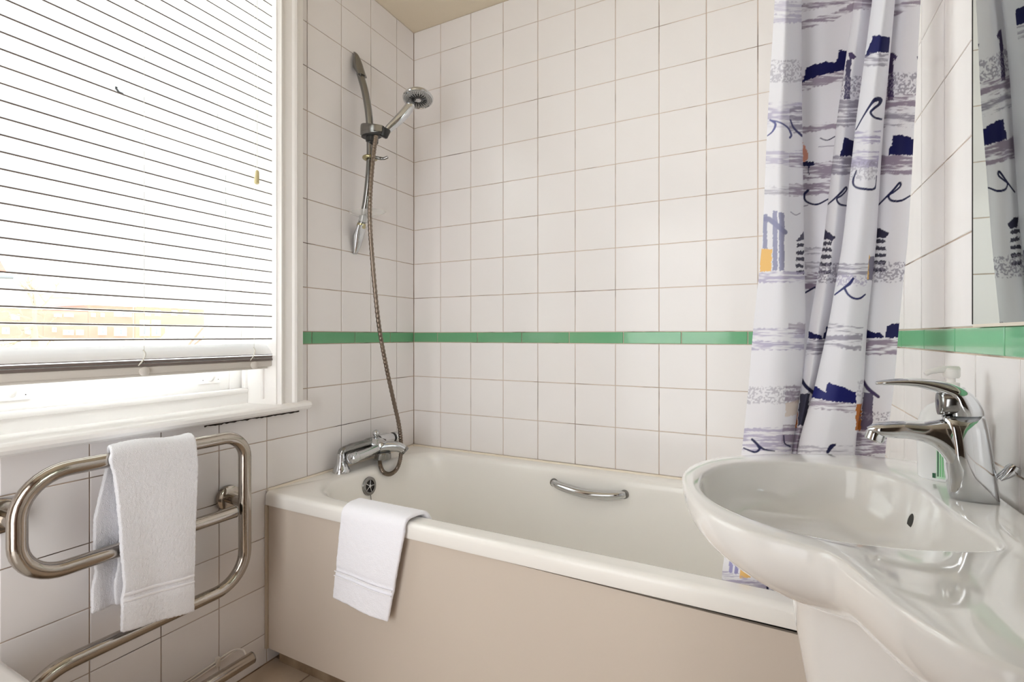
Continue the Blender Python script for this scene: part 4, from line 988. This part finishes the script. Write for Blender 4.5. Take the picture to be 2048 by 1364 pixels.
# ------------------------------------------------------------------ outside the window
gr = struct(box('ground', -90, -1.5, -40, 70, -6.4, -6.2, M['ground']), 'pale paved yards below the window', 'ground')
def house(name, u0, u1, vtop, x, m, label, roof=True, wins=(), pots=(), dep=6.0):
    e_ = empty(name, (x, 0, -6.2), label, 'building', 'brick houses beyond the yard')
    y0, y1 = onx(u0, 640, x)[1], onx(u1, 640, x)[1]; zt_ = onx((u0+u1)/2, vtop, x)[2]
    box('house_wall', x-dep, x, y0, y1, -6.2, zt_, m, e_)
    if roof:
        box('parapet', x-0.4, x+0.15, y0, y1, zt_, zt_+0.35, M['stucco'], e_)
        box('roof', x-dep, x-0.4, y0, y1, zt_, zt_+0.6, M['slate'], e_)
    for (a0, b0, a1, b1) in wins:
        p_, q_ = onx(a0, b0, x), onx(a1, b1, x)
        f_ = box('house_window', x-0.02, x+0.08, p_[1], q_[1], q_[2], p_[2], M['stucco'], e_)
        box('house_pane', x+0.05, x+0.10, p_[1]+(q_[1]-p_[1])*0.42, q_[1]-(q_[1]-p_[1])*0.42, q_[2]+0.1, p_[2]-(p_[2]-q_[2])*0.25, M['outglass'], f_)
    for u in pots:
        p_ = onx(u, vtop-8, x-2)
        box('chimney_pot', x-2.2, x-1.8, p_[1]-0.16, p_[1]+0.16, zt_+0.3, p_[2]+0.35, M['brick'], e_)
    return e_
house('brick_house', 270.3, 408, 616, -30, M['brick2'], 'yellow brick house with white window bays furthest right outside', True,
      [(290, 621, 300, 632), (310, 620, 320, 632), (343, 620, 353, 631), (366, 620, 376, 631), (279, 640, 298, 672), (303, 640, 320, 672), (340, 655, 352, 672), (364, 655, 377, 672), (330, 655, 334, 672)], (300, 306, 312, 318, 322))
house('brick_house', 176.3, 270, 612, -30, M['brick'], 'orange brick house with pale bays in the middle of the outside view', True,
      [(228, 624, 262, 634), (228, 655, 252, 672), (196, 650, 212, 670), (182, 626, 190, 634), (201, 626, 208, 634)], ())
house('brick_house', 86.3, 176, 622, -30, M['brick'], 'low brick house with small dark windows beside the tree outside', False,
      [(104, 655, 112, 664), (126, 660, 146, 670), (152, 660, 166, 670), (108, 628, 122, 634), (128, 628, 146, 634)], ())
house('brick_house', -30, 86, 612, -30, M['brick'], 'pinkish brick house seen through the bare tree branches', True, [(22, 628, 38, 640), (50, 655, 66, 668), (4, 655, 18, 668)], ())
# white garden walls in front of the houses
for (u0, u1, vt, lab_) in ((255, 440, 676, 'low white garden wall in front of the yellow brick house'), (-30, 250, 678, 'long white garden wall in front of the orange brick houses')):
    y0, y1 = onx(u0, 640, -27)[1], onx(u1, 640, -27)[1]; zt_ = onx((u0+u1)/2, vt, -27)[2]
    tag(box('garden_wall', -27.3, -27, y0, y1, -6.2, zt_, M['stucco'], None, 0.05), lab_, 'wall', 'white garden walls outside')
# neighbour's gable roof: two slanting verge boards
vg = empty('lean_to_roof', (-16, 8.6, -6.2), 'white lean-to with dark slanting roof edges at right of the outside view', 'building')
a, b = onx(376, 690, -16), onx(408, 652, -16)
extr('roof_slope', [(-16.0, a[1], a[2]), (-16.0, b[1], b[2]), (-16.0, b[1]+1.2, b[2]), (-16.0, b[1]+1.2, -6.2), (-16, a[1], -6.2)], [(-18.0, a[1], a[2]), (-18.0, b[1], b[2]), (-18.0, b[1]+1.2, b[2]), (-18.0, b[1]+1.2, -6.2), (-18, a[1], -6.2)], M['stucco'], vg)
tube('verge_board', [(-15.97, a[1], a[2]), (-15.97, b[1], b[2])], 0.035, M['darkwood'], vg, 8)
a2, b2 = onx(378, 698, -15.95), onx(408, 674, -15.95)
tube('verge_board', [a2, b2], 0.03, M['darkwood'], vg, 8)
# tiled roof corner at the far left
ne = empty('neighbour_house', (-9, 1.0, -6.2), 'red tiled roof corner with dark gutter at far left outside', 'building')
c0, c1, c2 = onx(-60, 420, -9), onx(16, 549, -9), onx(-60, 549, -9)
extr('tiled_roof', [tuple(c0), tuple(c1), tuple(c2)], [tuple(c0+np.array([-3, 0, 0])), tuple(c1+np.array([-3, 0, 0])), tuple(c2+np.array([-3, 0, 0]))], M['rooftile'], ne)
g0, g1 = onx(-60, 551, -8.9), onx(25, 554, -8.9)
tube('gutter', [g0, g1], 0.035, M['black'], ne, 10)
w0, w1 = onx(-60, 560, -9.2), onx(2, 560, -9.2)
box('house_wall', -12, -9.2, w0[1], w1[1]-0.35, -6.2, c1[2]-0.02, M['stucco'], ne)
# bare tree
tre = empty('bare_tree', (-17, 5.2, -6.2), 'bare branching tree standing outside at left of the window view', 'tree')
tb = onx(70, 700, -17); tc_ = onx(70, 610, -17)
tube('trunk', cr([(-17, tb[1]+0.05, -6.2), (-17, tb[1], -2.0), tuple(tb), tuple(onx(68, 650, -17)), tuple(tc_)], 5), list(np.linspace(0.13, 0.05, 21)), M['bark'], tre, 10)
rt = random.Random(5)
bv, bf = [], []
def branch(p, dvec, ln, r, dep):
    pts = [np.array(p)]; d_ = np.array(dvec, float)
    for i in range(4):
        d_ = d_+np.array([rt.gauss(0, .12), rt.gauss(0, .16), rt.gauss(0.03, .14)]); d_ /= np.linalg.norm(d_)
        pts.append(pts[-1]+d_*ln/4)
    v_, f_ = tubegeo(pts, list(np.linspace(r, r*0.5, 5)), 5, False)
    o_ = len(bv); bv.extend(v_); bf.extend([tuple(q_+o_ for q_ in fc) for fc in f_])
    if dep > 0:
        for i in range(3):
            k_ = rt.choice((2, 3, 4)); d2 = d_+np.array([rt.gauss(0, .5), rt.gauss(0, .7), rt.gauss(0.1, .5)]); d2 /= np.linalg.norm(d2)
            branch(pts[k_], d2, ln*rt.uniform(0.5, 0.8), r*0.55, dep-1)
for u, v, du, dv in ((70, 612, 8, -30), (69, 615, -14, -26), (68, 640, -40, -14), (70, 620, 40, -22), (69, 655, -35, 10), (70, 650, 30, -6), (69, 668, 26, 18), (68, 670, -30, 22)):
    p_ = onx(u, v, -17); t_ = onx(u+du, v+dv, -17.0); branch(p_, (t_-p_)/np.linalg.norm(t_-p_), np.linalg.norm(t_-p_)*1.15, 0.035, 2)
bo = meshob('branches', bv, bf, M['bark'], tre, True); bo['kind'] = 'stuff'
